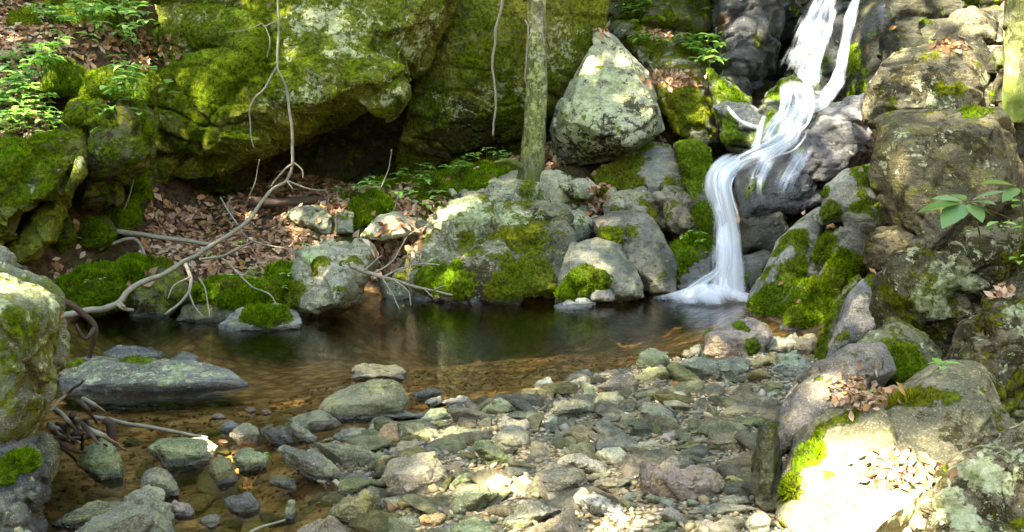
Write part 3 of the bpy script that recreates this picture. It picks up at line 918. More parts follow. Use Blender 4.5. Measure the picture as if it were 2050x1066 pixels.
for lab, Y, ol, mv in [
    ('dark mossy stone at the foot of the left cliff, beside the rock pillar', 7.0, [(85, 505), (100, 440), (140, 425), (152, 480), (122, 518)], .5),
    ('dark rounded mossy stone at the foot of the left cliff, next to the leaf litter', 7.2, [(148, 505), (165, 445), (215, 435), (238, 470), (222, 498), (160, 510)], .7),
    ('dark mossy stone wedged under the blocky left ledge', 7.35, [(213, 445), (235, 408), (270, 400), (278, 440), (242, 476)], .8),
    ('dark upright mossy stone at the back of the left cliff, beside the hollow', 7.6, [(255, 420), (262, 345), (290, 340), (300, 400), (285, 425)], .8)]:
    rock('mossy_stone', lab, [pc(Y, ol, lean=.3, thick=.5)], (0.1, 0.095, 0.06), cat='stone', moss=mv, olive=.05, dark=.15, group='mossy stones at the foot of the left cliff', seed=42)
for k, (lab, Y, ol, mv) in enumerate([
    ('mossy dome stone half buried in the leaf litter on the left bank', 7.75, [(78, 185), (88, 142), (130, 120), (165, 138), (178, 185)], 1),
    ('flat-topped mossy stone on the left bank, right of the mossy dome', 7.5, [(165, 190), (175, 146), (225, 138), (250, 165), (242, 200)], 1),
    ('tall tilted mossy stone on the left bank above the seedling', 7.4, [(254, 205), (257, 142), (285, 125), (309, 160), (312, 210), (288, 212)], 1),
    ('mossy stone overhanging the dark cleft on the left bank', 7.1, [(128, 245), (140, 205), (200, 203), (222, 235), (200, 260)], .9),
    ('small mossy stone right of the dark cleft on the left bank', 7.05, [(213, 255), (225, 230), (270, 228), (268, 282), (230, 280)], .9),
    ('mossy mound far up the left bank at the picture corner', 9.0, [(8, 62), (24, 28), (60, 24), (82, 58)], 1),
    ('broad mossy rock at the top of the left bank', 9.6, [(60, 40), (90, -20), (160, -20), (235, 10), (245, 62), (130, 75)], .8)]):
    rock('mossy_stone', lab, [pc(Y, ol, lean=.6, thick=.5)], (0.12, 0.11, 0.06), cat='stone', moss=mv, olive=.3, dens=9000, group='mossy stones on the left bank', seed=50 + k)

# foreground left
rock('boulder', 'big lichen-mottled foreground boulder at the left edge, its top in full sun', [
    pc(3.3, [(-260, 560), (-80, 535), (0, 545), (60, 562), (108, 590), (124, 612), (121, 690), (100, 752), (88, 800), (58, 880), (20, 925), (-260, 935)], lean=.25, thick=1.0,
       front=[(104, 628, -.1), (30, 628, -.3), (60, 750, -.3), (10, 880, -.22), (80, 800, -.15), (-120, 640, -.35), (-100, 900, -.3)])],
     (0.30, 0.30, 0.22), vox=.0085, cells=.4, algae=.5, lich=.22, moss=.12, olive=.45, dark=.16, lichb=[(40, 575, 70, .5), (60, 760, 60, .2), (30, 560, 60, .2)], mossb=[(30, 690, 60, .2), (30, 620, 25, .3)], dens=5000, L=0.012, puff=.004, seed=61)  # strongest lichen blob pales the top to brighten its sun patch
rock('boulder', 'grey rounded rock peeping over the left foreground boulder', [
    pc(4.1, [(-160, 480), (0, 488), (28, 508), (48, 552), (32, 600), (-160, 600)], lean=.3, thick=.5)], (0.3, 0.29, 0.25), lich=.2, dark=.2, seed=62)
rock('stone', 'grey-green upright stone tucked under the left foreground boulder', [
    pc(3.2, [(62, 890), (92, 865), (115, 888), (118, 930), (102, 968), (62, 950)], lean=.3, thick=.25)], (0.25, 0.24, 0.17), cat='stone', vox=.007, lich=.12, moss=.15, olive=.6, seed=63)
rock('stone', 'dark grey angular stone with a bright moss patch below the left foreground boulder', [
    pc(3.05, [(-100, 905), (20, 905), (60, 880), (85, 905), (96, 960), (96, 1000), (60, 1035), (-100, 1040)], lean=.4, thick=.4)],
     (0.17, 0.17, 0.18), cat='stone', vox=.007, lich=.1, mossb=[(55, 920, 28, 1.2), (10, 950, 25, 1.1), (30, 925, 25, .9)], olive=-.1, dens=57000, L=0.014, puff=.01, cells=.6, seed=64)
rock('stone', 'dark grey white-flecked stone in the bottom left corner', [
    pc(2.95, [(-100, 985), (20, 982), (55, 1010), (74, 1062), (80, 1120), (-100, 1120)], lean=.4, thick=.4)], (0.16, 0.16, 0.17), cat='stone', vox=.007, lich=.2, cells=.6, seed=65)
rock('boulder', 'long whaleback rock with white lichen dots lying in the left of the pool', [
    pc(4.85, [(105, 800), (122, 730), (160, 714), (215, 708), (300, 716), (390, 726), (450, 740), (498, 772), (400, 788), (330, 800), (200, 812)], lean=1.2, thick=.5,
       front=[(180, 770, -.12), (260, 765, -.15), (350, 770, -.12), (430, 762, -.08), (150, 740, 0), (280, 730, 0), (400, 742, 0), (480, 772, -.02)])],
     (0.27, 0.265, 0.24), vox=.011, mossb=[(270, 720, 40, .7), (150, 725, 25, .8), (230, 715, 25, .4)], olive=.4, lich=.26, algae=.1, lichb=[(370, 745, 50, .28), (250, 770, 80, .15)], wetb=[(430, 772, 50, .4)], dens=17100, L=0.015, puff=.008, amp=.6, seed=66)
rock('stone', 'low dark stone just behind the whaleback rock', [
    pc(5.6, [(203, 712), (235, 694), (300, 697), (345, 715), (310, 726), (215, 724)], lean=1.3, thick=.3)], (0.22, 0.23, 0.21), cat='stone', wet=.2, lich=.06, seed=67)
rock('stone', 'small round stone off the right end of the low dark stone', [
    pc(5.45, [(338, 722), (364, 707), (394, 712), (402, 728), (365, 732)], lean=1.2, thick=.2)], (0.2, 0.21, 0.17), cat='stone', seed=68)

# right side
rock('boulder', 'upper right grey boulder with dark moss patches', [
    pc(7.2, [(1732, 245), (1740, 170), (1768, 130), (1830, 96), (1900, 74), (1960, 84), (1996, 130), (1998, 228), (1830, 232), (1762, 268)], lean=.6, thick=1.0,
       front=[(1775, 170, -.2), (1850, 150, -.25), (1940, 140, -.22), (1800, 235, -.25), (1960, 215, -.2), (1880, 105, -.1)])],
     (0.165, 0.145, 0.11), amp=.8, sm=1, cells=.4, strata=.22, lich=.12, dark=.28, algae=.12, moss=.1, olive=.6, mossb=[(1790, 215, 30, .3), (1850, 110, 30, .3), (1925, 180, 25, .6), (1880, 175, 20, .6), (1745, 150, 25, .4)], darkb=[(1830, 160, 50, .3), (1770, 180, 40, .2)], lichb=[(1880, 200, 50, .35), (1970, 180, 40, .35)], rustb=[(1915, 95, 25, .5)], seed=71)
rock('boulder', 'small brown boulder on top of the upper right grey boulder', [
    pc(7.9, [(1858, 82), (1888, 36), (1950, 18), (2000, 40), (2012, 88), (1960, 96)], lean=.5, thick=.6)], (0.15, 0.135, 0.105), dark=.2, sm=1, cells=.4, seed=72)
rock('boulder', 'massive cracked grey block at the right, above the broad-leaved seedling', [
    pc(5.9, [(1763, 250), (1786, 230), (1832, 222), (1996, 222), (2028, 262), (2048, 330), (2044, 425), (1992, 478), (1872, 538), (1832, 525), (1828, 472), (1756, 402), (1744, 350)], lean=.25, thick=1.1,
       front=[(1800, 275, -.28), (1830, 262, -.3), (1990, 262, -.3), (1812, 400, -.25), (1860, 500, -.28), (2000, 400, -.28), (1920, 440, -.34), (1850, 330, -.36)])],
     (0.165, 0.142, 0.10), amp=.7, sm=1, cells=.3, ncell=9, strata=.4, bed=(.5, .1, .85), algae=.25, moss=.08, olive=.7, dark=.24, lich=.12, mossb=[(1950, 226, 40, .7), (1850, 230, 20, .4)], oliveb=[(1950, 226, 60, -.6)], darkb=[(1930, 280, 60, .15), (1990, 430, 60, .2)], lichb=[(1800, 300, 60, .2)], seed=73)
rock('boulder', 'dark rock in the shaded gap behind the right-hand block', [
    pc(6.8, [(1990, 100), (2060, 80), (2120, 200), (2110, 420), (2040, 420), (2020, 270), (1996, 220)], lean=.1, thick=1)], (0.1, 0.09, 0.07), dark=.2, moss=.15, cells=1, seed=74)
rock('boulder', 'brown shaded rock wedged below the right-hand block', [
    pc(5.6, [(1735, 520), (1750, 470), (1795, 450), (1835, 470), (1850, 540), (1795, 585), (1750, 560)], lean=.3, thick=.5)], (0.16, 0.13, 0.09), cells=.8, dark=.25, moss=.1, olive=.8, seed=75)
rock('boulder', 'knobbly brown boulder crusted with mint-grey lichen under the broad-leaved seedling', [
    pc(4.35, [(1798, 600), (1815, 552), (1850, 525), (1930, 490), (2000, 466), (2100, 458), (2100, 660), (1960, 695), (1895, 708), (1838, 684), (1808, 642)], lean=.3, thick=.7)],
     (0.17, 0.15, 0.105), cells=.8, lich=.22, dark=.36, algae=.25, moss=.28, olive=.85, lichb=[(1890, 590, 50, .4), (1930, 560, 40, .3), (1840, 590, 35, .3)], darkb=[(1960, 620, 60, .2), (1960, 500, 70, .3)], amp=1.5, seed=76)
rock('boulder', 'steep brown mossy boulder with white lichen at the right edge', [
    pc(3.65, [(1925, 700), (1932, 650), (1990, 622), (2100, 592), (2100, 830), (2010, 880), (1930, 900), (1860, 830), (1890, 750)], lean=.5, thick=.7)],
     (0.175, 0.145, 0.10), vox=.01, cells=.7, lich=.2, dark=.42, algae=.25, moss=.28, olive=.9, lichb=[(2030, 640, 40, .4), (1985, 760, 30, .3), (2010, 840, 40, .2)], rust=.1, seed=77)
rock('boulder', 'big foreground boulder at lower right with a blinding patch of sun on its face', [
    pc(2.72, [(1545, 1130), (1550, 1000), (1562, 945), (1592, 890), (1642, 852), (1700, 832), (1760, 800), (1810, 768), (1880, 742), (1960, 740), (2040, 850), (2010, 960), (1900, 1130)], lean=.8, thick=.8,
       front=[(1580, 1000, -.1), (1600, 920, -.08), (1680, 880, -.12), (1760, 860, -.14), (1850, 820, -.1), (1650, 1100, -.28), (1760, 1060, -.3), (1880, 960, -.22)])],
     (0.30, 0.265, 0.19), vox=.009, cells=.3, moss=.12, olive=.75, mossb=[(1620, 900, 45, .7), (1580, 980, 40, .7), (1640, 860, 30, .6), (1770, 810, 70, .55), (1880, 800, 70, .5), (1560, 1040, 30, .5), (1700, 830, 40, .4), (1900, 950, 50, .4)], oliveb=[(1610, 900, 60, -.75), (1575, 1000, 40, -.3)],
     lich=.1, dark=.05, darkb=[(1880, 800, 90, .3), (1930, 880, 60, .3)], rustb=[(1590, 1000, 40, .4)], dens=49400, L=0.017, puff=.01, seed=78)
rock('boulder', 'purplish smooth rock shelf holding a drift of sunlit leaves, lower right', [
    pc(3.45, [(1548, 920), (1556, 855), (1575, 812), (1600, 772), (1650, 724), (1702, 692), (1765, 690), (1790, 742), (1745, 795), (1692, 835), (1650, 858), (1585, 890)], lean=.7, thick=.7)],
     (0.29, 0.25, 0.24), vox=.01, cells=.3, moss=.04, olive=.7, mossb=[(1640, 755, 20, .6), (1610, 830, 25, .4)], dark=.06, lich=.06, wet=.12, dens=38000, L=0.018, seed=79)
rock('moss_hummock', 'mossy knoll under the mint-lichen boulder, right of the leaf drift', [
    pc(3.85, [(1690, 712), (1738, 664), (1790, 638), (1842, 668), (1884, 712), (1888, 748), (1800, 778), (1738, 768)], lean=.7, thick=.5)],
     (0.2, 0.19, 0.12), cat='moss', vox=.011, moss=.35, olive=.7, mossb=[(1800, 740, 55, .8), (1760, 690, 30, .2)], oliveb=[(1810, 745, 60, -.5)], lich=.12, lichb=[(1740, 670, 25, .3)], dens=34200, L=0.015, seed=80)
rock('boulder', 'white-streaked brown boulder in the bottom right corner', [
    pc(2.4, [(1822, 1130), (1840, 1010), (1895, 925), (1960, 880), (2100, 850), (2100, 1150), (1822, 1150)], lean=.6, thick=.6)],
     (0.2, 0.165, 0.12), vox=.0075, cells=.6, lich=.34, dark=.36, algae=.2, moss=.2, olive=.7, lichb=[(1960, 930, 60, .3), (1900, 1020, 50, .3)], dens=38000, L=0.012, puff=.006, seed=81)
rock('stone', 'tall narrow dark slab standing against the sunlit foreground boulder', [
    pc(2.9, [(1508, 985), (1515, 885), (1528, 852), (1552, 846), (1560, 960), (1552, 1020), (1525, 1020)], lean=.15, thick=.35)], (0.15, 0.145, 0.1), cat='stone', vox=.008, moss=.2, olive=.8, rust=.15, seed=82)
rock('boulder', 'smooth lavender-grey rock between the mossy slope and the knoll', [
    pc(4.75, [(1655, 735), (1672, 660), (1694, 598), (1722, 560), (1762, 552), (1792, 600), (1784, 650), (1725, 700)], lean=.5, thick=.6)],
     (0.27, 0.25, 0.27), vox=.012, amp=.7, sm=1, cells=.3, moss=.05, olive=.5, mossb=[(1750, 560, 25, .8), (1690, 600, 15, .4)], wet=.1, seed=83)
rock('mossy_boulder', 'steep grey-faced boulder with lime moss on its left edge, right of the pool end', [
    pc(6.85, [(1496, 606), (1530, 540), (1560, 480), (1602, 440), (1642, 415), (1654, 440), (1628, 520), (1592, 600), (1562, 660), (1508, 650)], lean=.6, thick=.8,
       front=[(1530, 600, -.15), (1570, 520, -.2), (1600, 470, -.15), (1580, 600, -.2), (1550, 640, -.12)])],
     (0.33, 0.32, 0.30), amp=.7, sm=1, cells=.25, moss=.26, olive=.35, mossb=[(1590, 560, 40, .5), (1560, 500, 20, .5), (1535, 545, 25, .5), (1590, 470, 35, .6), (1600, 530, 25, .6), (1540, 610, 40, 1.1), (1505, 610, 20, .7)], oliveb=[(1540, 615, 50, -.4)], dens=19000, L=0.021, seed=84)
rock('mossy_boulder', 'broad boulder cloaked in dark green moss in the middle of the right slope', [
    pc(6.4, [(1540, 672), (1598, 575), (1650, 472), (1682, 440), (1762, 400), (1778, 470), (1745, 525), (1704, 590), (1668, 665), (1600, 690)], lean=.6, thick=.9,
       front=[(1590, 640, -.15), (1640, 560, -.22), (1690, 480, -.2), (1660, 640, -.2), (1700, 550, -.2), (1740, 450, -.12)])],
     (0.22, 0.21, 0.19), sm=1, cells=.45, strata=.25, bed=(.8, .1, .5), moss=.5, olive=.25, mossb=[(1620, 620, 80, .7), (1650, 500, 40, .5), (1570, 640, 40, .5), (1690, 530, 40, .4), (1720, 465, 45, -1.2), (1690, 425, 30, -.9), (1720, 415, 20, .6)], darkb=[(1650, 560, 30, .5)], dens=20900, L=0.024, puff=.02, seed=85)
rock('mossy_boulder', 'squarish pale rock with lime moss sides at the top of the right slope', [
    pc(7.0, [(1640, 450), (1650, 372), (1690, 340), (1756, 324), (1768, 402), (1702, 440)], lean=.5, thick=.6)],
     (0.33, 0.32, 0.3), amp=.7, sm=1, cells=.2, olive=.35, mossb=[(1660, 420, 25, .7), (1760, 380, 20, .6), (1735, 350, 35, .9), (1655, 385, 12, .8), (1730, 400, 20, .5)], moss=.2, seed=86)
rock('mossy_boulder', 'moss-draped narrow rock in front of the lavender-grey rock', [
    pc(5.1, [(1636, 735), (1658, 645), (1690, 592), (1722, 545), (1706, 622), (1694, 712), (1660, 740)], lean=.4, thick=.4)],
     (0.2, 0.19, 0.12), moss=.65, olive=.3, dens=20900, L=0.018, seed=87)

# rocks of the waterfall
rock('mossy_rock', 'mossy rock behind the leafy clumps at the top edge, left of the upper waterfall', [
    pc(10.5, [(1195, -160), (1198, 50), (1290, 62), (1400, 66), (1436, 60), (1446, -160)], lean=.3, thick=1.0)],
     (0.12, 0.115, 0.08), cells=1, strata=.3, moss=.4, algae=.4, olive=.3, dark=.15, seed=100)
rock('wet_rock', 'shining wet ledge the middle cascade slides over', [
    pc(8.15, [(1468, 395), (1476, 335), (1510, 302), (1580, 276), (1642, 300), (1662, 350), (1652, 405), (1580, 436), (1486, 436)], lean=.7, thick=.9)],
     (0.12, 0.12, 0.135), cat='rock', wet=.75, sm=1, amp=.9, cells=.6, strata=.2, bed=(.6, .1, .7), mossb=[(1500, 380, 25, .6), (1530, 370, 15, .5)], dark=.1, seed=88)
rock('wet_rock', 'dark brown wet block right of the lower waterfall', [
    pc(8.0, [(1482, 505), (1488, 442), (1560, 424), (1580, 462), (1562, 502)], lean=.2, thick=.5)], (0.1, 0.09, 0.06), cat='rock', wet=.5, dark=.2, moss=.15, olive=.6, cells=.6, seed=89)
rock('wet_rock', 'small mossy wet rock beside the foot of the lower waterfall', [
    pc(7.75, [(1476, 585), (1490, 512), (1530, 496), (1548, 512), (1512, 600)], lean=.5, thick=.4)], (0.17, 0.17, 0.16), cat='rock', wet=.5, moss=.2, mossb=[(1490, 560, 20, .4)], seed=90)
rock('wet_rock', 'wet violet-grey boulder right of the middle cascade', [
    pc(8.2, [(1586, 315), (1608, 262), (1650, 222), (1732, 190), (1748, 230), (1748, 305), (1702, 352), (1650, 366), (1605, 345)], lean=.5, thick=.8)],
     (0.15, 0.145, 0.165), cat='rock', wet=.5, sm=1, amp=.8, cells=.6, strata=.2, dark=.15, mossb=[(1600, 300, 15, .6), (1660, 240, 20, .4)], lich=.05, seed=91)
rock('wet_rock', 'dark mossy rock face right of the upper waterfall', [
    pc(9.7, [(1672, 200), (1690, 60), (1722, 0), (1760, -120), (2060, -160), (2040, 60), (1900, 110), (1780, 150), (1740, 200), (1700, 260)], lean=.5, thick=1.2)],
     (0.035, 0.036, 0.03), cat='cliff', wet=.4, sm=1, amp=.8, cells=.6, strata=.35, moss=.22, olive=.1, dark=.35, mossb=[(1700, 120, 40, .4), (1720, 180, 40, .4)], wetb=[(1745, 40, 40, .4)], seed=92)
rock('wet_rock', 'green mossy step between the two strands of the upper waterfall', [
    pc(8.9, [(1512, 305), (1516, 240), (1530, 190), (1570, 165), (1640, 158), (1660, 195), (1640, 240), (1600, 290), (1560, 310)], lean=.8, thick=.8)],
     (0.13, 0.14, 0.11), cat='rock', wet=.4, cells=.8, moss=.35, olive=-.05, mossb=[(1560, 190, 30, .5), (1545, 245, 30, .5)], L=.02, seed=93)
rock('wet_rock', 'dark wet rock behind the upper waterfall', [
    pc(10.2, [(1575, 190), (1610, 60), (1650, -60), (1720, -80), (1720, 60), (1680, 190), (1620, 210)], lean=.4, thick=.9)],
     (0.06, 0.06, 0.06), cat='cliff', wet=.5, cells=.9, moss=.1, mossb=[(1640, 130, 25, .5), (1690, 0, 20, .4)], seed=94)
rock('wet_rock', 'blue-grey broken cliff left of the upper waterfall', [
    pc(10.0, [(1418, 215), (1425, 60), (1440, -120), (1570, -140), (1592, -10), (1545, 60), (1535, 130), (1500, 160), (1470, 270)], lean=.2, thick=1.0),
    pc(9.8, [(1440, 130), (1445, 60), (1490, 28), (1525, 80), (1530, 130), (1480, 160)], lean=.2, thick=.8)],
     (0.085, 0.085, 0.095), cat='cliff', wet=.45, sm=1, amp=.8, cells=.6, ncell=24, strata=.3, dark=.1, moss=.08, olive=.6, mossb=[(1450, 180, 25, .4), (1520, 90, 15, .4)], rustb=[(1450, 45, 30, .6)], seed=95)
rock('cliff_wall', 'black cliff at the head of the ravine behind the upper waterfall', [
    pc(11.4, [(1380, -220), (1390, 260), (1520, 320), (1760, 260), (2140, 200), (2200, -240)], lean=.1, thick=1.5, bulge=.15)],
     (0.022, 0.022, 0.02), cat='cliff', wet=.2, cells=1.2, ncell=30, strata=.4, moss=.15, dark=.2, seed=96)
rock('stone', 'small pale grey ledge with a thin trickle, left of the middle cascade', [
    pc(9.0, [(1425, 215), (1455, 205), (1502, 208), (1528, 232), (1524, 262), (1480, 262)], lean=.9, thick=.5)], (0.3, 0.29, 0.29), cat='rock', wet=.2, moss=.1, seed=97)
rock('boulder', 'wet grey stones at the splash left of the lower waterfall', [
    pc(7.75, [(1365, 590), (1372, 535), (1400, 510), (1432, 500), (1440, 560), (1420, 596)], lean=.8, thick=.5)], (0.22, 0.22, 0.23), cat='rock', wet=.5, cells=1, moss=.05, mossb=[(1370, 530, 15, .7)], seed=98)
rock('mossy_boulder', 'deep-green mossy rock beside the splash of the lower waterfall', [
    pc(7.95, [(1335, 545), (1345, 490), (1385, 478), (1425, 480), (1432, 515), (1390, 548), (1360, 580)], lean=.5, thick=.5)], (0.12, 0.12, 0.1), moss=.7, olive=-.05, L=.035, dens=10000, seed=99)

# ------------------------------------------------------------------ stones of the gravel bar and the stream
TINT = dict(G=(0.27, 0.275, 0.205), g=(0.27, 0.26, 0.235), t=(0.28, 0.25, 0.20), b=(0.25, 0.26, 0.26), p=(0.265, 0.245, 0.235), o=(0.23, 0.22, 0.125),
            w=(0.46, 0.45, 0.38), r=(0.36, 0.17, 0.07), d=(0.13, 0.135, 0.11), k=(0.42, 0.31, 0.22), m=(0.32, 0.34, 0.27), y=(0.36, 0.31, 0.18))
LAND = []     # (x, y, short phrase, width)


def fstone(short, where, tint, poly, crest=0.45, deep=0.7, **kw):
    xs_, ys_ = [q[0] for q in poly], [q[1] for q in poly]
    cx, base, top = (min(xs_) + max(xs_)) / 2, max(ys_), min(ys_)
    g = Pz(cx, base, 0.0)
    hg = hit_ground(cx, base)
    g = hg if hg[2] > 0 else g
    Y = g[1] + 0.01
    w = (max(xs_) - min(xs_)) / FOC * Y
    h = (base - top) / FOC * Y
    slope = -ray(cx, top)[2]
    D = min(deep * w, 0.62 * h / max(slope, 0.08))
    lean = D / h
    pts = []
    for f in (0.22, 0.45, 0.7):
        x = min(xs_) + f * (max(xs_) - min(xs_))
        # local bottom and top of the outline at x
        lo, hi = [], []
        n = len(poly)
        for i in range(n):
            (x1, y1), (x2, y2) = poly[i], poly[(i + 1) % n]
            if (x1 - x) * (x2 - x) <= 0 and x1 != x2:
                yy = y1 + (y2 - y1) * (x - x1) / (x2 - x1)
                lo.append(yy)
        if len(lo) >= 2:
            b, t_ = max(lo), min(lo)
            k = crest * RNG.uniform(0.75, 1.25)
            py = b - k * (b - t_)
            pts.append((x, py, -lean * (base - py) / FOC * Y * 0.8 - 0.06 * w))
            pts.append((x, b - 0.1 * (b - t_), -0.05 * w))
    tint_ = tuple(np.array(TINT[tint]) * RNG.uniform(0.92, 1.08, 3) * np.array([1.16, 1.12, 1.0]))
    rock('stone', short + ' ' + where, [dict(Y=Y, outline=poly, lean=lean, front=pts, thick=0.35 * w, back=0.7, sink=min(0.06, 0.35 * h))],
         tint_, vox=Y / 1004 * 1.55, cat='stone', cells=kw.pop('cells', .6), ncell=8, sm=kw.pop('sm', 1), strata=kw.pop('strata', 0.05), bed=(RNG.normal() * .3, RNG.normal() * .3, 1),
         dark=kw.pop('dark', 0.06), algae=kw.pop('algae', .14), lich=kw.pop('lich', 0.03), dens=0, amp=kw.pop('amp', .8), group='stones on the gravel bar and in the stream', **kw)
    c = P(cx, (base + top) / 2, Y + 0.2 * w)
    LAND.append((c[0], c[1], 'the ' + short, w))


F = fstone
F('flat grey-green slab', 'lying in the shallows beside the straight pale stick', 'G', [(290, 897), (318, 878), (420, 877), (438, 892), (426, 915), (392, 932), (332, 935), (308, 908)], wet=.1, crest=.5)
F('smooth round cobble', 'in the stream in front of the flat grey-green slab', 'g', [(278, 960), (290, 942), (312, 933), (335, 940), (355, 965), (360, 990), (320, 1000), (282, 985)], sm=8, cells=0)
F('upright olive block', 'standing in the stream right of the flat slab', 'o', [(420, 920), (440, 911), (462, 913), (477, 945), (470, 962), (436, 972), (419, 945)])
F('pale-topped wedge', 'leaning on the upright olive block', 'G', [(461, 912), (475, 900), (502, 896), (539, 914), (531, 932), (496, 948), (474, 938)])
F('wet lavender cobble', 'half awash behind the pale-topped wedge', 'b', [(439, 858), (448, 843), (468, 840), (482, 850), (474, 868), (446, 868)], wet=.5, sm=6)
F('blunt grey stone', 'touching the wet lavender cobble', 'g', [(458, 868), (476, 852), (502, 848), (520, 862), (514, 886), (480, 892)])
F('dark green stone', 'between the blunt grey stone and the pale finger stone', 'd', [(521, 862), (540, 852), (568, 853), (590, 880), (585, 892), (548, 888)], wet=.2)
F('pale finger stone', 'tilted into the stream beside the dark green stone', 'm', [(575, 852), (586, 841), (604, 850), (636, 878), (628, 888), (598, 884)])
F('shining wet green stone', 'with water sheeting over it in the lower stream', 'd', [(447, 1000), (465, 986), (500, 984), (522, 1000), (518, 1024), (480, 1030), (455, 1018)], wet=.9, sm=5)
F('small olive wedge', 'in the stream near the big pale foreground rock', 'o', [(398, 1044), (420, 1028), (436, 1028), (441, 1048), (420, 1058)], wet=.2)
F('little upright stone', 'standing in the orange shallows', 'G', [(568, 1022), (580, 1002), (590, 1003), (593, 1025), (584, 1042), (570, 1040)])
F('flat dark olive stone', 'in shade under the long dark slab', 'o', [(538, 968), (548, 952), (572, 950), (596, 966), (590, 980), (560, 978)])
F('grey-green round stone', 'sitting in the water by the driftwood tangle', 'G', [(160, 925), (174, 895), (206, 882), (236, 900), (246, 930), (243, 955), (208, 962), (174, 948)], sm=6)
F('big pale grey rock', 'with a dark crack at the bottom left foreground', 'g', [(138, 1085), (200, 1030), (258, 985), (300, 970), (328, 982), (345, 1020), (352, 1085)], crest=.6, lich=.12, strata=.08)
F('pinkish low rock', 'behind the big pale grey rock', 't', [(95, 1052), (150, 1016), (190, 1000), (245, 1000), (255, 1020), (200, 1050), (140, 1062)])
F('brown low stone', 'right of the big pale grey rock', 't', [(338, 1024), (348, 1004), (372, 1003), (390, 1020), (384, 1036), (350, 1038)])
F('pink block', 'sitting in the pool behind the domed boulder', 'k', [(704, 758), (708, 735), (722, 727), (795, 727), (808, 738), (813, 760), (760, 764)], crest=.3, lich=.1)
F('domed grey-green boulder', 'at the water edge where the bar begins', 'G', [(633, 818), (650, 799), (700, 774), (742, 758), (782, 758), (812, 776), (822, 798), (802, 824), (742, 838), (680, 840), (645, 834)], crest=.4, deep=.6, lich=.08, sm=6, cells=.2)
F('thin dark slate', 'lying right of the domed boulder at the waterline', 'd', [(820, 789), (845, 778), (868, 775), (892, 786), (865, 796), (832, 796)])
F('small bluish stone', 'just below the thin dark slate', 'b', [(848, 806), (862, 796), (884, 793), (886, 808), (862, 816)], wet=.2)
F('pale lavender flat stone', 'at the water edge near the stranded twig', 'w', [(882, 806), (920, 790), (938, 794), (949, 806), (930, 816), (896, 814)])
F('long thin grey stone', 'under the domed boulder, along the waterline', 'G', [(746, 834), (770, 825), (846, 825), (852, 836), (800, 842), (758, 840)])
F('mint-green flat stone', 'below the pale lavender flat stone', 'm', [(838, 840), (862, 816), (890, 815), (900, 830), (872, 846), (848, 846)])
F('yellow-green pebble', 'against the mint-green flat stone', 'y', [(868, 850), (878, 841), (890, 842), (894, 852), (880, 859)])
F('pale green oval slab', 'left of the tan flag in the stream margin', 'm', [(671, 872), (690, 859), (730, 858), (740, 868), (705, 882), (682, 882)])
F('tan cobble', 'right of the pale green oval slab', 't', [(732, 862), (742, 848), (755, 848), (759, 862), (742, 870)])
F('orange-tan flag', 'lying flat among green stones at the upper bar', 'k', [(742, 882), (765, 852), (795, 843), (802, 880), (782, 892), (752, 890)])
F('pale mottled flag', 'leaning right of the orange-tan flag', 'G', [(792, 882), (796, 848), (822, 845), (870, 855), (892, 876), (850, 884)])
F('flat grey-green stone', 'sunk in the gravel right of the pale mottled flag', 'G', [(882, 872), (900, 852), (945, 853), (975, 862), (980, 876), (920, 882)])
F('tilted green slab', 'propped on the big dark crystal-shaped boulder', 'G', [(768, 910), (800, 886), (836, 875), (860, 882), (848, 895), (802, 914)])
F('long tan-grey log-shaped stone', 'across the stream margin', 't', [(624, 884), (656, 881), (735, 893), (760, 912), (768, 928), (758, 936), (700, 940), (660, 922)], deep=.5)
F('long dark slab', 'tapering to the right, in front of the log-shaped stone', 'g', [(555, 900), (566, 891), (640, 904), (682, 935), (690, 952), (676, 970), (640, 966), (572, 934)], deep=.5, crest=.55)
F('big dark crystal-shaped boulder', 'in the middle of the bar', 'g', [(762, 958), (780, 930), (835, 900), (874, 898), (886, 940), (892, 965), (884, 990), (830, 996), (782, 986)], deep=.7, crest=.55, lich=.06, cells=.6)
F('tapering green stone', 'pointing right on the open gravel', 'G', [(944, 900), (950, 884), (980, 880), (1022, 914), (1040, 928), (1030, 936), (990, 930)], deep=.5)
F('rounded grey cobble', 'above the tapering green stone', 'g', [(984, 878), (1008, 852), (1044, 850), (1060, 876), (1058, 900), (1030, 908), (1002, 902)], sm=5)
F('grey slab', 'behind the rounded grey cobble', 'g', [(996, 850), (1012, 838), (1056, 838), (1064, 856), (1050, 868), (1004, 862)])
F('green-topped hump', 'at the pool edge of the bar, left of two pale stones', 'G', [(1143, 756), (1158, 741), (1176, 737), (1192, 750), (1188, 760), (1150, 760)], wet=.1)
F('flat tan stone', 'lying at the pool edge', 't', [(1194, 752), (1216, 740), (1236, 740), (1244, 748), (1226, 756), (1202, 756)])
F('small cream stone', 'in front of the green-topped hump', 'w', [(1143, 768), (1158, 755), (1176, 751), (1182, 766), (1164, 771)])
F('pale lavender cobble', 'on the moss-yellow brick', 'w', [(1066, 772), (1080, 758), (1102, 756), (1112, 772), (1092, 780), (1074, 778)])
F('pinkish pebble', 'right of the pale lavender cobble', 'k', [(1106, 778), (1112, 766), (1128, 768), (1136, 776), (1120, 782)])
F('moss-yellow brick', 'at the waterline of the bar', 'y', [(1040, 795), (1046, 777), (1100, 776), (1112, 788), (1106, 804), (1056, 802)], moss=.3, olive=.5)
F('speckled green-grey stone', 'left end of the upper bar', 'G', [(962, 824), (988, 801), (1010, 800), (1040, 812), (1050, 826), (1006, 834)])
F('dark brown low stone', 'touching the speckled green-grey stone', 'd', [(1008, 838), (1022, 824), (1062, 820), (1084, 832), (1076, 846), (1030, 844)])
F('violet-grey flat stone', 'in the middle of the upper bar', 'p', [(1083, 834), (1108, 802), (1148, 798), (1190, 808), (1182, 826), (1122, 832), (1096, 842)])
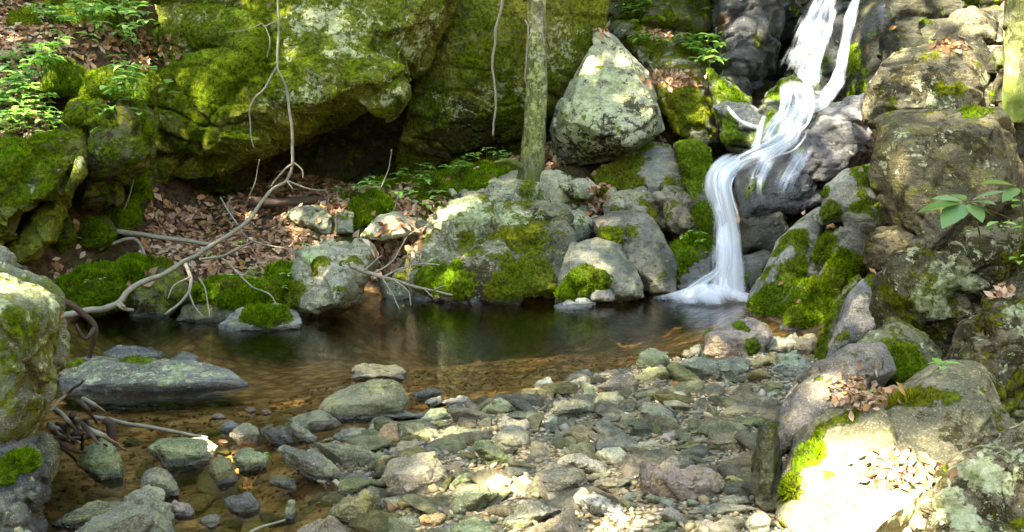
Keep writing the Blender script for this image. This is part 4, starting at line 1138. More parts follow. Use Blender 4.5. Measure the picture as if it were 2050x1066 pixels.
F('mint wedge', 'standing between the violet-grey flat stone and the purple angular stone', 'm', [(1158, 798), (1174, 773), (1190, 772), (1192, 792), (1174, 802)])
F('purple angular stone', 'at the right end of the waterline', 'p', [(1193, 774), (1225, 756), (1262, 750), (1280, 766), (1272, 788), (1232, 792)], cells=.8)
F('green cracked cobble', 'below the purple angular stone', 'G', [(1186, 806), (1200, 786), (1238, 780), (1252, 798), (1238, 816), (1204, 816)])
F('small blue-grey pebble', 'in the gravel under the violet-grey flat stone', 'b', [(1090, 846), (1104, 832), (1116, 836), (1118, 850), (1102, 856)])
F('dark slate sliver', 'lying flat in the open gravel', 'd', [(1150, 852), (1166, 844), (1220, 842), (1226, 850), (1190, 858)])
F('thin grey sliver', 'above the dark slate sliver', 'g', [(1228, 838), (1246, 828), (1276, 825), (1280, 834), (1248, 843)])
F('long humped grey stone', 'in the centre right of the bar', 'g', [(1274, 826), (1286, 808), (1320, 804), (1348, 826), (1356, 848), (1326, 850), (1292, 842)], lich=.1)
F('dark angular stone', 'in front of the long humped grey stone', 'd', [(1261, 862), (1274, 838), (1296, 832), (1312, 866), (1292, 878), (1266, 872)], cells=.8)
F('rosy-grey stone', 'right of the dark angular stone', 'p', [(1318, 882), (1328, 868), (1352, 858), (1364, 874), (1346, 888)])
F('pale grey brick', 'below the dark angular stone', 'g', [(1273, 900), (1278, 884), (1310, 880), (1326, 892), (1318, 904), (1286, 906)])
F('lilac slab', 'arched behind the pale cream pointed stone', 'p', [(1178, 902), (1198, 877), (1248, 872), (1290, 888), (1312, 908), (1240, 902), (1196, 910)])
F('pale cream pointed stone', 'brightest stone on the right of the bar', 'w', [(1189, 910), (1212, 894), (1243, 893), (1262, 920), (1240, 931), (1204, 922)], lich=0, dark=0)
F('lavender block', 'mossed on top, largest at the far end of the bar', 'p', [(1411, 708), (1409, 666), (1450, 656), (1502, 642), (1532, 650), (1548, 672), (1522, 708), (1490, 718), (1430, 718)], crest=.6, deep=.5, mossb=[(1420, 662, 12, 1), (1480, 650, 18, .9), (1507, 695, 18, 1), (1495, 660, 8, .8)], lich=.06)
F('fractured grey stone', 'between the lavender block and the mossy slope', 'g', [(1518, 710), (1548, 676), (1592, 664), (1604, 690), (1562, 710)], cells=1)
F('broken tan stone', 'tucked under the mossy slope', 't', [(1592, 702), (1598, 670), (1630, 668), (1642, 690), (1622, 712)], cells=.9)
F('blue-grey slate', 'wide and flat in front of the lavender block', 'b', [(1360, 730), (1388, 714), (1460, 714), (1500, 722), (1496, 742), (1452, 762), (1402, 756)], crest=.35, strata=.04)
F('green-crusted stone', 'at the corner where pool and bar meet', 'G', [(1274, 732), (1280, 705), (1300, 697), (1342, 706), (1342, 728), (1300, 742)], cells=.8, lich=.08)
F('olive stone', 'in front of the green-crusted stone', 'o', [(1266, 762), (1290, 740), (1332, 734), (1348, 752), (1302, 768)])
F('long olive wedge', 'sloping right beside the blue-grey slate', 'o', [(1336, 738), (1346, 726), (1364, 730), (1412, 764), (1402, 774), (1352, 768)])
F('dark chip', 'behind the blue-grey slate', 'd', [(1362, 712), (1370, 700), (1394, 700), (1398, 714), (1376, 720)])
F('grey shard', 'standing against the left of the lavender block', 'g', [(1378, 712), (1386, 692), (1402, 688), (1412, 712), (1394, 718)], cells=.9)
F('honey-coloured stone', 'right of the blue-grey slate', 'y', [(1498, 732), (1518, 713), (1544, 714), (1548, 728), (1516, 738)])
F('grey split stone', 'at the right rim of the bar below the mossy slope', 'b', [(1540, 745), (1560, 706), (1598, 702), (1622, 734), (1614, 756), (1570, 758)])
F('small steel-blue pebble', 'left one of the flat pebbles under the blue-grey slate', 'b', [(1434, 776), (1446, 764), (1458, 766), (1462, 776), (1446, 780)])
F('dark green lozenge', 'touching the underside of the blue-grey slate', 'd', [(1458, 764), (1470, 753), (1492, 752), (1496, 764), (1476, 770)])
F('steel-blue oval pebble', 'in the far gravel between olive pebbles', 'b', [(1484, 782), (1496, 773), (1512, 775), (1518, 784), (1500, 790)], sm=5)
F('pale olive pebble', 'left of the steel-blue oval pebble', 'y', [(1455, 782), (1466, 774), (1482, 775), (1486, 784), (1468, 789)])
F('olive flat stone', 'in the far right gravel', 'o', [(1524, 776), (1538, 765), (1562, 766), (1572, 778), (1546, 784)])
F('orange brick-shaped stone', 'alone in the fine gravel', 'k', [(1412, 802), (1424, 789), (1440, 788), (1438, 800), (1424, 809)])
F('grey pebble', 'beside the right-hand boulders in the far gravel', 'g', [(1528, 796), (1538, 782), (1556, 782), (1560, 794), (1544, 800)])
F('blue pebble', 'against the sunlit boulders at the bar edge', 'b', [(1531, 812), (1544, 796), (1560, 796), (1562, 812), (1546, 816)])
F('green oval stone', 'smooth, in the middle of the right bar', 'G', [(1442, 828), (1458, 813), (1500, 812), (1510, 830), (1482, 840), (1454, 838)], sm=6, cells=.1)
F('lilac flake', 'left of the green oval stone', 'p', [(1380, 828), (1398, 817), (1418, 818), (1420, 830), (1398, 834)])
F('bright orange pebble', 'in the far gravel near the long olive wedge', 'r', [(1342, 776), (1350, 764), (1362, 766), (1368, 774), (1354, 780)])
F('olive-crested stone', 'left of the tall slab', 'o', [(1350, 892), (1388, 880), (1406, 894), (1384, 908), (1356, 902)])
F('brown-grey block', 'next to the olive-crested stone', 't', [(1418, 896), (1420, 868), (1466, 865), (1486, 884), (1480, 908), (1446, 904)])
F('long dark flag', 'reaching under the sunlit boulder', 'd', [(1454, 848), (1474, 835), (1534, 834), (1546, 850), (1500, 864), (1470, 860)], strata=.03)
F('olive block', 'in front of the long dark slab, right of the stream', 'o', [(670, 990), (680, 960), (745, 955), (757, 966), (722, 988), (690, 998)])
F('pink pyramid', 'ridge-topped stone at the bottom of the bar', 't', [(654, 1030), (690, 1000), (740, 971), (756, 976), (766, 1010), (738, 1062), (718, 1062)], crest=.7, deep=.6)
F('cut-off pale slab', 'on the bottom edge left of the pink pyramid', 't', [(572, 1085), (612, 1050), (662, 1038), (702, 1066), (706, 1100), (590, 1105)])
F('olive cap stone', 'under the big dark crystal-shaped boulder', 'o', [(790, 1012), (800, 996), (838, 996), (840, 1008), (806, 1024)])
F('blue-grey wet shard', 'at the bottom between stream and bar', 'b', [(782, 1048), (806, 1034), (834, 1028), (848, 1050), (818, 1062)], wet=.3)
F('tan shard', 'right of the blue-grey wet shard', 'k', [(838, 1044), (846, 1030), (880, 1026), (894, 1032), (884, 1050), (858, 1056)])
F('grey-green loaf', 'left of the sunlit pale patch', 'G', [(898, 968), (912, 952), (940, 944), (972, 944), (966, 966), (916, 982)])
F('white sunlit stone', 'glaring in a spot of sun', 'w', [(968, 978), (974, 956), (994, 948), (1022, 962), (1026, 976), (996, 986)], lich=0, dark=0)
F('knobbed grey stone', 'lying diagonally in the front of the bar', 'G', [(894, 1042), (904, 988), (940, 974), (970, 970), (1002, 988), (966, 1012), (922, 1042)], cells=.6)
F('pale blue chip', 'beside the white sunlit stone', 'b', [(1008, 968), (1018, 950), (1032, 950), (1048, 964), (1034, 972)])
F('two-pronged grey stone', 'in the front centre of the bar', 'g', [(1074, 968), (1080, 942), (1100, 932), (1124, 946), (1150, 934), (1172, 942), (1174, 966), (1152, 1000), (1104, 1006), (1082, 992)], crest=.5, lich=.05)
F('long lilac stone', 'trailing right from the two-pronged grey stone', 'p', [(1118, 928), (1134, 911), (1158, 906), (1200, 924), (1236, 954), (1222, 960), (1170, 942)])
F('flat brown-grey stone', 'under the tail of the long lilac stone', 't', [(1184, 976), (1192, 958), (1238, 958), (1262, 990), (1226, 990)])
F('dark veined stone', 'sea-shell shaped, low in the front of the bar', 'b', [(1152, 998), (1164, 984), (1200, 992), (1240, 1012), (1266, 1038), (1230, 1048), (1182, 1024)], cells=.8, strata=.03)
F('steel-grey wedge', 'at the bottom of the bar', 'p', [(1006, 1050), (1036, 1014), (1062, 1002), (1132, 1018), (1090, 1040), (1036, 1062)])
F('big tan foreground stone', 'cut by the bottom edge', 't', [(1042, 1082), (1090, 1045), (1138, 1018), (1152, 1016), (1168, 1066), (1164, 1100)], crest=.7)
F('pale mint foreground stone', 'cut by the bottom edge, left of the steel-grey wedge', 'm', [(884, 1074), (912, 1044), (946, 1036), (976, 1042), (994, 1074), (940, 1090)])
F('scalloped pink-grey stone', 'large, with a hollow top, at the right of the bar', 'p', [(1280, 950), (1286, 926), (1300, 928), (1360, 948), (1398, 952), (1440, 945), (1452, 964), (1442, 988), (1392, 1006), (1330, 998), (1292, 978)], crest=.55, deep=.5, cells=.7)
F('cream-edged stone', 'behind the scalloped pink-grey stone', 'p', [(1322, 936), (1342, 913), (1374, 911), (1396, 934), (1392, 950), (1350, 948)])
F('green finger stone', 'in front of the scalloped pink-grey stone', 'm', [(1288, 996), (1302, 987), (1354, 1000), (1362, 1010), (1344, 1014), (1306, 1008)], sm=5)
F('flat grey plate', 'left of the green finger stone', 'g', [(1238, 994), (1262, 985), (1300, 984), (1276, 1004), (1246, 1004)])
F('layered grey plank', 'low at the right of the bar', 'p', [(1394, 1022), (1428, 1008), (1510, 1011), (1524, 1020), (1470, 1032), (1412, 1036)], strata=.025)
F('dome of brown-grey stone', 'under the layered grey plank', 't', [(1428, 1050), (1448, 1032), (1488, 1032), (1504, 1052), (1470, 1066)])
F('violet flag', 'at the bottom right of the bar', 'p', [(1396, 1060), (1406, 1036), (1440, 1044), (1480, 1058), (1490, 1090), (1416, 1095)])
F('white-grey egg', 'in front of the tall narrow slab', 'w', [(1494, 1050), (1508, 1026), (1532, 1024), (1546, 1040), (1538, 1068), (1506, 1070)], sm=7, cells=0, lich=0, dark=.03)
F('grey trough stone', 'left of the violet flag', 'g', [(1316, 1030), (1342, 1014), (1376, 1034), (1392, 1060), (1360, 1056)])
F('grey-green bottom stone', 'below the grey trough stone', 'G', [(1296, 1075), (1328, 1046), (1356, 1038), (1358, 1052), (1326, 1085)])
F('pale crusted stone', 'right of the scalloped pink-grey stone', 'w', [(1438, 1004), (1466, 990), (1490, 992), (1506, 1008), (1468, 1012)])
F('amber stone', 'between the scalloped stone and the tall slab', 'y', [(1446, 962), (1462, 944), (1492, 950), (1508, 966), (1484, 974)])
F('grey slip of stone', 'between the rosy-grey stone and the brown-grey block', 'g', [(1404, 868), (1376, 876), (1380, 864), (1400, 858)])
F('olive half-buried stone', 'in the gravel left of the dark slate sliver', 'o', [(1060, 908), (1064, 884), (1076, 880), (1084, 892), (1080, 910)])
for nm, wh, x, y, r in [('orange submerged pebble', 'under the water left of the wet lavender cobble', 436, 836, 13), ('orange bed stone', 'under the water near the domed boulder', 500, 822, 14),
                        ('russet bed stone', 'under the water, second from the domed boulder', 532, 826, 13), ('orange pebble', 'between the flat slab and the upright olive block', 446, 886, 13)]:
    F(nm, wh, 'r', [(x - r, y), (x - r * .5, y - r * .6), (x + r * .6, y - r * .5), (x + r, y + 2), (x, y + r * .5)], sm=5)

# ---- the smaller stones: copies of a dozen prototypes


def proto(i):
    rng = np.random.default_rng(100 + i)
    bm = bmesh.new()
    bmesh.ops.create_icosphere(bm, subdivisions=4, radius=1)
    d = np.array([v.co[:] for v in bm.verts])
    fs = [[v.index for v in f.verts] for f in bm.faces]
    bm.free()
    n = int(rng.integers(7, 12))
    pn = rng.normal(size=(n, 3))
    pn /= np.linalg.norm(pn, axis=1)[:, None]
    pd = rng.uniform(0.55, 1.0, n)
    r = 1.25 * np.ones(len(d))
    k = 26.0
    c = np.maximum(d @ pn.T, 0.02) / pd
    rad = 1 / (np.sum(c ** k, axis=1) ** (1 / k) + 0.02)
    p = d * np.minimum(rad, 1.4)[:, None]
    p *= 1 + 0.05 * fbm(p * 2.5, 3, i)[:, None]
    p *= np.array([1.0, rng.uniform(.6, .85), rng.uniform(.24, .5)])
    p /= np.ptp(p[:, 0]) / 2
    return mesh_from('stone', p, fs)


PROTO = [proto(i) for i in range(14)]
for m_ in PROTO:
    m_.materials.append(M_ROCK)
WORDS = dict(G='grey-green', g='grey', t='tan', b='bluish', p='lilac-grey', o='olive', w='pale', d='dark', m='mint-grey', y='yellowish', k='pinkish')
used = set()
placed = [(a, b, w * .5) for a, b, _, w in LAND]
count = 0
tries = 0
while count < 180 and tries < 9000:
    tries += 1
    instream = count >= 150
    if instream:
        q = Pz(RNG.uniform(260, 700), RNG.uniform(830, 1066), -0.02)
    else:
        q = Pz(RNG.uniform(700, 1560), 730 + 336 * RNG.random() ** 0.75, 0.06)
        if not inpoly(np.array([q[0]]), np.array([q[1]]), BAR)[0]:
            continue
    r = 0.5 * RNG.choice([.10, .13, .17, .21, .26], p=[.3, .28, .22, .13, .07]) * RNG.uniform(.85, 1.15) * (0.75 + 0.08 * q[1])
    if any((q[0] - a) ** 2 + (q[1] - b) ** 2 < (rr * .55 + r * .5) ** 2 for a, b, rr in placed):
        continue
    key = RNG.choice(list('GgtbpowdmyK'.replace('K', 'k')), p=[.22, .16, .13, .08, .12, .1, .03, .06, .04, .04, .02])
    near = sorted(LAND, key=lambda L: (L[0] - q[0]) ** 2 + (L[1] - q[1]) ** 2)
    size = 'tiny' if r < .04 else 'small' if r < .052 else 'medium' if r < .07 else 'sizeable'
    lab = None
    for L in near[:5]:
        dx, dy = q[0] - L[0], q[1] - L[1]
        for rel in ([('right of' if dx > 0 else 'left of'), ('behind' if dy > 0 else 'in front of')] if abs(dx) > abs(dy) else [('behind' if dy > 0 else 'in front of'), ('right of' if dx > 0 else 'left of')]):
            t_ = f'{size} {WORDS[key]} stone {rel} {L[2]}'
            if t_ not in used:
                lab = t_
                break
        if lab:
            break
    if lab is None:
        continue
    used.add(lab)
    o = bpy.data.objects.new('stone', PROTO[int(RNG.integers(14))])
    COL.objects.link(o)
    z = float(ground_z(q[0], q[1])[0])
    o.location = (q[0], q[1], z + r * RNG.uniform(.02, .22))
    o.rotation_euler = (RNG.normal() * .22, RNG.normal() * .22, RNG.uniform(0, 6.28))
    o.scale = (r, r * RNG.uniform(.8, 1.1), r * RNG.uniform(.75, 1.2))
    o.color = (*(np.array(TINT[key]) * np.array([1.16, 1.1, .98]) * RNG.uniform(.85, 1.2)), 1)
    tag(o, lab, 'stone', 'stones on the gravel bar and in the stream')
    placed.append((q[0], q[1], r))
    count += 1


def pebbles():
    n = 24000
    x = np.concatenate([RNG.uniform(-1.9, 2.0, n), RNG.uniform(-2.0, 1.5, 5000)])
    y = np.concatenate([RNG.uniform(2.6, 6.2, n), RNG.uniform(2.6, 6.0, 5000)])
    inb = inpoly(x, y, BAR)
    z = ground_z(x, y)
    keep = (inb & (np.arange(len(x)) < n) & (np.linalg.norm(np.stack([x, y], 1), axis=1) < 6.3)) | ((np.arange(len(x)) >= n) & (z < 0.03) & (z > -0.14))
    x, y, z, inb = x[keep], y[keep], z[keep], inb[keep]
    n = len(x)
    bm = bmesh.new()
    bmesh.ops.create_icosphere(bm, subdivisions=1, radius=1)
    bv = np.array([v.co[:] for v in bm.verts])
    bf = np.array([[v.index for v in f.verts] for f in bm.faces])
    bm.free()
    nv = len(bv)
    s = 0.0055 * np.exp(RNG.normal(size=n) * .5) * (0.6 + .14 * y) + 0.002
    sc = np.stack([s, s * RNG.uniform(.6, 1, n), s * RNG.uniform(.35, .75, n)], 1)
    V = bv[None] * (1 + 0.28 * RNG.normal(size=(n, nv, 1)).clip(-1.2, 1.2)) * sc[:, None]
    a = RNG.uniform(0, 6.28, n)
    ca, sa = np.cos(a)[:, None], np.sin(a)[:, None]
    X = V[..., 0] * ca - V[..., 1] * sa
    Yv = V[..., 0] * sa + V[..., 1] * ca
    ti = RNG.normal(size=(n, 1)) * .3
    Z = V[..., 2] + X * ti
    pos = np.stack([X + x[:, None], Yv + y[:, None], Z + z[:, None] + s[:, None] * .25], -1).reshape(-1, 3)
    Fc = (bf[None] + (np.arange(n) * nv)[:, None, None]).reshape(-1, 3)
    pal = np.array([(.38, .30, .19), (.30, .22, .12), (.24, .23, .19), (.33, .27, .15), (.20, .20, .18), (.44, .37, .26), (.26, .16, .08), (.22, .23, .14), (.5, .45, .36), (.14, .12, .09)])
    pick = RNG.choice(len(pal), n, p=[.18, .14, .13, .14, .1, .08, .07, .08, .03, .05])
    c = pal[pick] * RNG.uniform(.5, 1.0, (n, 1))
    c[~inb] *= np.array([.75, .5, .3])
    me = mesh_from('gravel', pos, Fc, False)
    cattr(me, 'col', np.repeat(c, nv, 0))
    o = link('gravel', me, M_GRAVEL)
    o['kind'] = 'stuff'


pebbles()

# ------------------------------------------------------------------ waterfall


def spline(pts, n):
    pts = np.array(pts, float)
    k = len(pts)
    out = []
    for s in np.linspace(0, k - 1 - 1e-6, n):
        i = int(s)
        t = s - i
        p0, p1, p2, p3 = pts[max(i - 1, 0)], pts[i], pts[min(i + 1, k - 1)], pts[min(i + 2, k - 1)]
        out.append(0.5 * (2 * p1 + (p2 - p0) * t + (2 * p0 - 5 * p1 + 4 * p2 - p3) * t * t + (3 * p1 - p0 - 3 * p2 + p3) * t ** 3))
    return np.array(out)


def ribbon(name, parent, path, alpha=0.9, thick=0.06, n=70, m=17, fade=(0.05, 0.05), seed=0, loc=np.zeros(3), ragged=0.25):
    """Closed lens-section ribbon of water along (px, py, distance, width px) points."""
    w = np.array([[*P(a, b, c), d / FOC * c] for a, b, c, d in path])
    s = spline(w, n)
    c, wd = s[:, :3], s[:, 3]
    tan = np.gradient(c, axis=0)
    tan /= np.linalg.norm(tan, axis=1)[:, None]
    view = CAM - c
    view /= np.linalg.norm(view, axis=1)[:, None]
    side = np.cross(tan, view)
    side /= np.linalg.norm(side, axis=1)[:, None]
    outw = np.cross(side, tan)
    u = np.linspace(-1, 1, m)
    V, UV, A = [], [], []
    vv = np.concatenate([[0], np.cumsum(np.linalg.norm(np.diff(c, axis=0), axis=1))])
    for half in (1, -1):
        for i in range(n):
            prof = np.sqrt(np.maximum(1 - u * u, 0))
            pp = np.stack([u * 2.2 + seed, np.full(m, vv[i] * 1.2), np.full(m, seed * 3.1)], 1)
            bump = 0.5 * perlin(pp) + 0.35 * perlin(pp * np.array([3, 1.5, 1]))
            off = thick * prof * (1 + 0.4 * bump) if half == 1 else -0.25 * thick * prof
            V.append(c[i] + np.outer(u * wd[i] / 2, side[i]) + np.outer(off, outw[i]))
            f = i / (n - 1)
            rg = perlin(np.stack([u * 1.5 + seed * 7, np.full(m, vv[i] * 5.0), np.full(m, 4.4)], 1))
            ed = sstep(0, 0.8, 1 - np.abs(u) + ragged * (bump + rg))
            A.append(alpha * ed * sstep(0, max(fade[0], 1e-3), f) * sstep(0, max(fade[1], 1e-3), 1 - f))
            UV.append(np.stack([(u * .5 + .5) * max(0.35, wd.mean() * 2) + seed, np.full(m, vv[i])], 1))
    V, UV, A = np.concatenate(V), np.concatenate(UV), np.concatenate(A)
    idx = np.arange(n * m).reshape(n, m)
    q = np.stack([idx[:-1, :-1], idx[:-1, 1:], idx[1:, 1:], idx[1:, :-1]], -1).reshape(-1, 4)
    fc = np.concatenate([q, q[:, ::-1] + n * m])
    me = mesh_from(name, V - loc, fc)
    uvl = me.uv_layers.new(name='UVMap')
    li = np.empty(len(me.loops), dtype=np.int32)
    me.loops.foreach_get('vertex_index', li)
    uvl.data.foreach_set('uv', UV[li].astype(np.float32).ravel())
    fattr(me, 'alpha', A)
    return link(name, me, M_FALL, parent)


WL = P(1460, 590, 7.75)
wf = bpy.data.objects.new('waterfall', None)
COL.objects.link(wf)
wf.location = WL
tag(wf, 'silky white waterfall running down the ravine in several strands into the pool', 'waterfall')
R = lambda nm, path, **k: ribbon(nm, wf, path, loc=WL, **k)
WRNG = np.random.default_rng(77)


def strands(path, k, spread=.45, wmin=.1, wmax=.28, amin=.4, amax=.9):
    """Separate threads of water that wander across the width of a flow."""
    d = spline([list(q) for q in path], 24)
    for j in range(k):
        a, b = sorted(WRNG.uniform(0, 1, 2))
        a, b = min(a, .45), max(b, a + .4, .65)
        b = min(b, 1.0)
        i0, i1 = int(a * 23), int(b * 23)
        f = np.linspace(a, b, i1 - i0 + 1)
        u = WRNG.uniform(-spread, spread) + .13 * perlin(np.stack([f * 3, f * 0 + j * 5.1, f * 0 + len(path)], 1))
        seg = d[i0:i1 + 1].copy()
        t = np.gradient(seg[:, :2], axis=0)
        t /= np.maximum(np.linalg.norm(t, axis=1), 1e-6)[:, None]
        seg[:, 0] += -t[:, 1] * u * seg[:, 3]
        seg[:, 1] += t[:, 0] * u * seg[:, 3]
        seg[:, 2] -= .05
        seg[:, 3] *= WRNG.uniform(wmin, wmax)
        ribbon('strand', wf, [tuple(q) for q in seg[::2]], alpha=WRNG.uniform(amin, amax), thick=.015, n=50, m=9, fade=(.25, .25), seed=20 + j * 1.7, loc=WL, ragged=.5)


strands([(1668, -40, 9.75, 50), (1650, 0, 9.7, 56), (1634, 45, 9.55, 66), (1618, 90, 9.4, 80), (1604, 130, 9.2, 96), (1588, 170, 8.9, 116)], 9, amax=.85)
strands([(1668, 176, 8.95, 40), (1646, 204, 8.7, 46), (1608, 226, 8.5, 50), (1592, 250, 8.35, 62), (1583, 276, 8.2, 58), (1545, 298, 8.0, 42), (1495, 317, 7.85, 38), (1452, 345, 7.75, 46)], 8, spread=.4)
strands([(1475, 322, 7.85, 46), (1448, 345, 7.72, 60), (1440, 375, 7.68, 64), (1450, 415, 7.66, 62), (1461, 465, 7.65, 66), (1464, 525, 7.62, 78), (1466, 594, 7.6, 96)], 10, spread=.38, amax=.95)
strands([(1600, 162, 8.75, 90), (1600, 190, 8.5, 90), (1590, 225, 8.4, 80), (1575, 255, 8.3, 70)], 6, amax=.7)
R('strand', [(1668, -40, 9.75, 50), (1650, 0, 9.7, 56), (1634, 45, 9.55, 66), (1618, 90, 9.4, 78), (1604, 130, 9.2, 92), (1590, 168, 8.9, 110)], alpha=.38, thick=.04, seed=1, fade=(.02, .3))
R('strand', [(1672, 20, 9.6, 14), (1655, 70, 9.5, 16), (1643, 112, 9.3, 15), (1628, 140, 9.05, 26), (1606, 162, 8.8, 60)], alpha=.6, thick=.03, seed=2)
R('strand', [(1726, -50, 9.85, 24), (1716, -5, 9.75, 26), (1702, 40, 9.6, 28), (1691, 90, 9.45, 27), (1683, 135, 9.25, 30), (1672, 172, 9.0, 42), (1646, 204, 8.75, 48)], alpha=.7, thick=.04, seed=3, fade=(.02, .1))
R('cascade', [(1668, 176, 8.95, 40), (1646, 204, 8.7, 48), (1608, 226, 8.5, 46), (1592, 250, 8.35, 56), (1583, 276, 8.2, 50), (1545, 298, 8.0, 36), (1495, 317, 7.85, 34), (1452, 345, 7.75, 46)], alpha=.45, thick=.03, seed=4, fade=(.12, .05))
R('veil', [(1600, 160, 8.75, 90), (1604, 190, 8.5, 90), (1600, 225, 8.4, 70), (1590, 250, 8.3, 60)], alpha=.34, thick=.02, seed=5, fade=(.2, .3))
R('veil', [(1610, 225, 8.4, 60), (1570, 245, 8.35, 70), (1545, 275, 8.2, 60), (1530, 300, 8.0, 40)], alpha=.35, thick=.04, seed=6, fade=(.2, .3))
R('veil', [(1585, 280, 7.95, 40), (1545, 305, 7.75, 50), (1500, 330, 7.7, 60)], alpha=.3, thick=.02, seed=7, fade=(.3, .5))
R('fall', [(1475, 322, 7.85, 46), (1448, 345, 7.72, 62), (1440, 375, 7.68, 66), (1450, 415, 7.66, 62), (1461, 465, 7.65, 62), (1464, 525, 7.62, 70), (1466, 594, 7.6, 78)], alpha=.74, thick=.07, n=90, seed=8, fade=(.1, .04))
R('fall', [(1440, 380, 7.72, 30), (1445, 430, 7.7, 40), (1450, 500, 7.6, 60), (1446, 560, 7.55, 56), (1440, 594, 7.5, 70)], alpha=.45, thick=.08, seed=9, fade=(.35, .1))
R('spray', [(1448, 535, 7.55, 24), (1425, 555, 7.5, 34), (1395, 575, 7.45, 40), (1370, 594, 7.4, 36)], alpha=.38, thick=.08, seed=10, fade=(.3, .1))
R('veil', [(1615, 285, 7.95, 30), (1600, 320, 7.8, 50), (1575, 365, 7.7, 60), (1560, 405, 7.68, 50)], alpha=.26, thick=.012, seed=14, fade=(.3, .5))  # this film and the next are added as a pale wet sheen on the ledge
R('veil', [(1560, 300, 7.8, 40), (1530, 330, 7.7, 50), (1515, 370, 7.65, 50), (1520, 410, 7.62, 40)], alpha=.26, thick=.012, seed=15, fade=(.3, .5))
R('trickle', [(1530, 232, 8.75, 10), (1522, 256, 8.65, 14), (1517, 280, 8.55, 18), (1510, 298, 8.3, 24)], alpha=.62, thick=.008, n=30, m=9, seed=11)
R('trickle', [(1455, 214, 8.8, 8), (1480, 240, 8.7, 8), (1505, 253, 8.65, 12), (1522, 256, 8.6, 12)], alpha=.42, thick=.005, n=30, m=9, seed=12)


def foam():
    c = Pz(1420, 600, 0.0)
    nr, na = 26, 64
    V, A, UV, fc = [], [], [], []
    for i in range(nr):
        for j in range(na):
            a = j / na * 2 * math.pi
            r = i / (nr - 1)
            k = 1 + 0.22 * float(perlin(np.array([[math.cos(a) * 1.8, math.sin(a) * 1.8, 3.3]]))[0])
            x, y = c[0] + math.cos(a) * r * .42 * k, c[1] + math.sin(a) * r * .34 * k
            z = 0.012 + 0.12 * (1 - r) ** 1.3 * (1 + .6 * float(perlin(np.array([[x * 9, y * 9, 1.0]]))[0]))
            V.append((x, y, z * (1 if r < 1 else 0)))
            A.append(1.05 * (1 - r ** 1.8))
            UV.append((x * .6, y * .6))
    V = np.array(V)
    idx = np.arange(nr * na).reshape(nr, na)
    nx_ = np.roll(idx, -1, 1)
    q = np.stack([idx[:-1], nx_[:-1], nx_[1:], idx[1:]], -1).reshape(-1, 4)
    me = mesh_from('foam', V - WL, q[:, ::-1])
    uvl = me.uv_layers.new(name='UVMap')
    li = np.empty(len(me.loops), dtype=np.int32)
    me.loops.foreach_get('vertex_index', li)
    uvl.data.foreach_set('uv', np.array(UV)[li].astype(np.float32).ravel())
    fattr(me, 'alpha', A)
    link('foam', me, M_FALL, wf)


foam()

# ------------------------------------------------------------------ wood: tree, branches, sticks


def tube_geo(pts, rad, seg=8, wob=0.0, seed=0):
    pts = np.array(pts, float)
    n = len(pts)
    tan = np.gradient(pts, axis=0)
    tan /= np.maximum(np.linalg.norm(tan, axis=1), 1e-9)[:, None]
    up = np.array([0.3, -0.9, 0.31])
    V, fc = [], []
    for i in range(n):
        s = np.cross(tan[i], up)
        s /= max(np.linalg.norm(s), 1e-6)
        t2 = np.cross(s, tan[i])
        a = np.arange(seg) / seg * 2 * math.pi
        r = rad[i] * (1 + wob * perlin(np.stack([np.cos(a) * 1.2 + seed, np.sin(a) * 1.2, np.full(seg, i * .35)], 1)))
        V.append(pts[i] + np.outer(np.cos(a) * r, s) + np.outer(np.sin(a) * r, t2))
    V = np.concatenate(V)
    for i in range(n - 1):
        for j in range(seg):
            k = (j + 1) % seg
            fc.append([i * seg + j, i * seg + k, (i + 1) * seg + k, (i + 1) * seg + j])
    fc.append(list(range(seg))[::-1])
    fc.append([(n - 1) * seg + j for j in range(seg)])
    return V, fc


def tube(name, pts, r0, r1, mat, parent=None, seg=8, n=None, wob=0.15, loc=None, jit=0.0):
    pts = np.array(pts, float)
    s = spline(pts, n or max(8, 6 * len(pts)))
    if jit:
        s = s + jit * np.stack([fbm(s * 6, 2, 1), fbm(s * 6, 2, 2), fbm(s * 6, 2, 3)], 1)
    rad = np.linspace(r0, r1, len(s))
    V, fc = tube_geo(s, rad, seg, wob, float(s[0, 0]))
    if parent is None:
        loc = s[0] if loc is None else loc
        o = link(name, mesh_from(name, V - loc, fc), mat, None, loc)
    else:
        o = link(name, mesh_from(name, V - np.array(parent.location), fc), mat, parent)
    return o


def px3(path):
    return [P(*q) for q in path]


# the thin tree by the cliff; its crown and its neighbours' crowns shade the glen
SUN = np.array([-0.50, -0.42, 0.78])
SUN /= np.linalg.norm(SUN)
SPOTS = []


def spot(px, py, r, Y=None):
    SPOTS.append((seen(px, py)[0] if Y is None else P(px, py, Y), r))


for q in [(10, 570, .16), (60, 580, .13), (-70, 570, .2), (1700, 950, .12), (1760, 1010, .14), (1665, 1040, .11), (1800, 900, .08), (1690, 1090, .17), (1715, 790, .09), (995, 964, .06),
          (1738, 215, .03), (1735, 255, .03), (1728, 640, .012)]:
    spot(*q)


# leaves thinned out along the sun path to brighten these places
THIN = [(seen(x_, y_)[0], r_, d_) for x_, y_, r_, d_ in [(650, 90, .7, .14), (480, 60, .5, .12), (1215, 150, .4, .4), (60, 250, .7, .5), (250, 60, .6, .42), (1150, 880, .8, .17), (900, 930, .6, .14), (1400, 800, .6, .12), (900, 655, .8, .35), (1250, 650, .6, .35),
                                                     (1370, 210, .4, .35), (1455, 460, .45, .4), (1640, 120, .5, .4), (900, 120, .4, .15), (500, 580, .6, .38), (140, 575, .5, .4), (1600, 590, .5, .42), (1500, 350, .5, .3), (560, 440, .6, .5)]]
CRNG = np.random.default_rng(5)


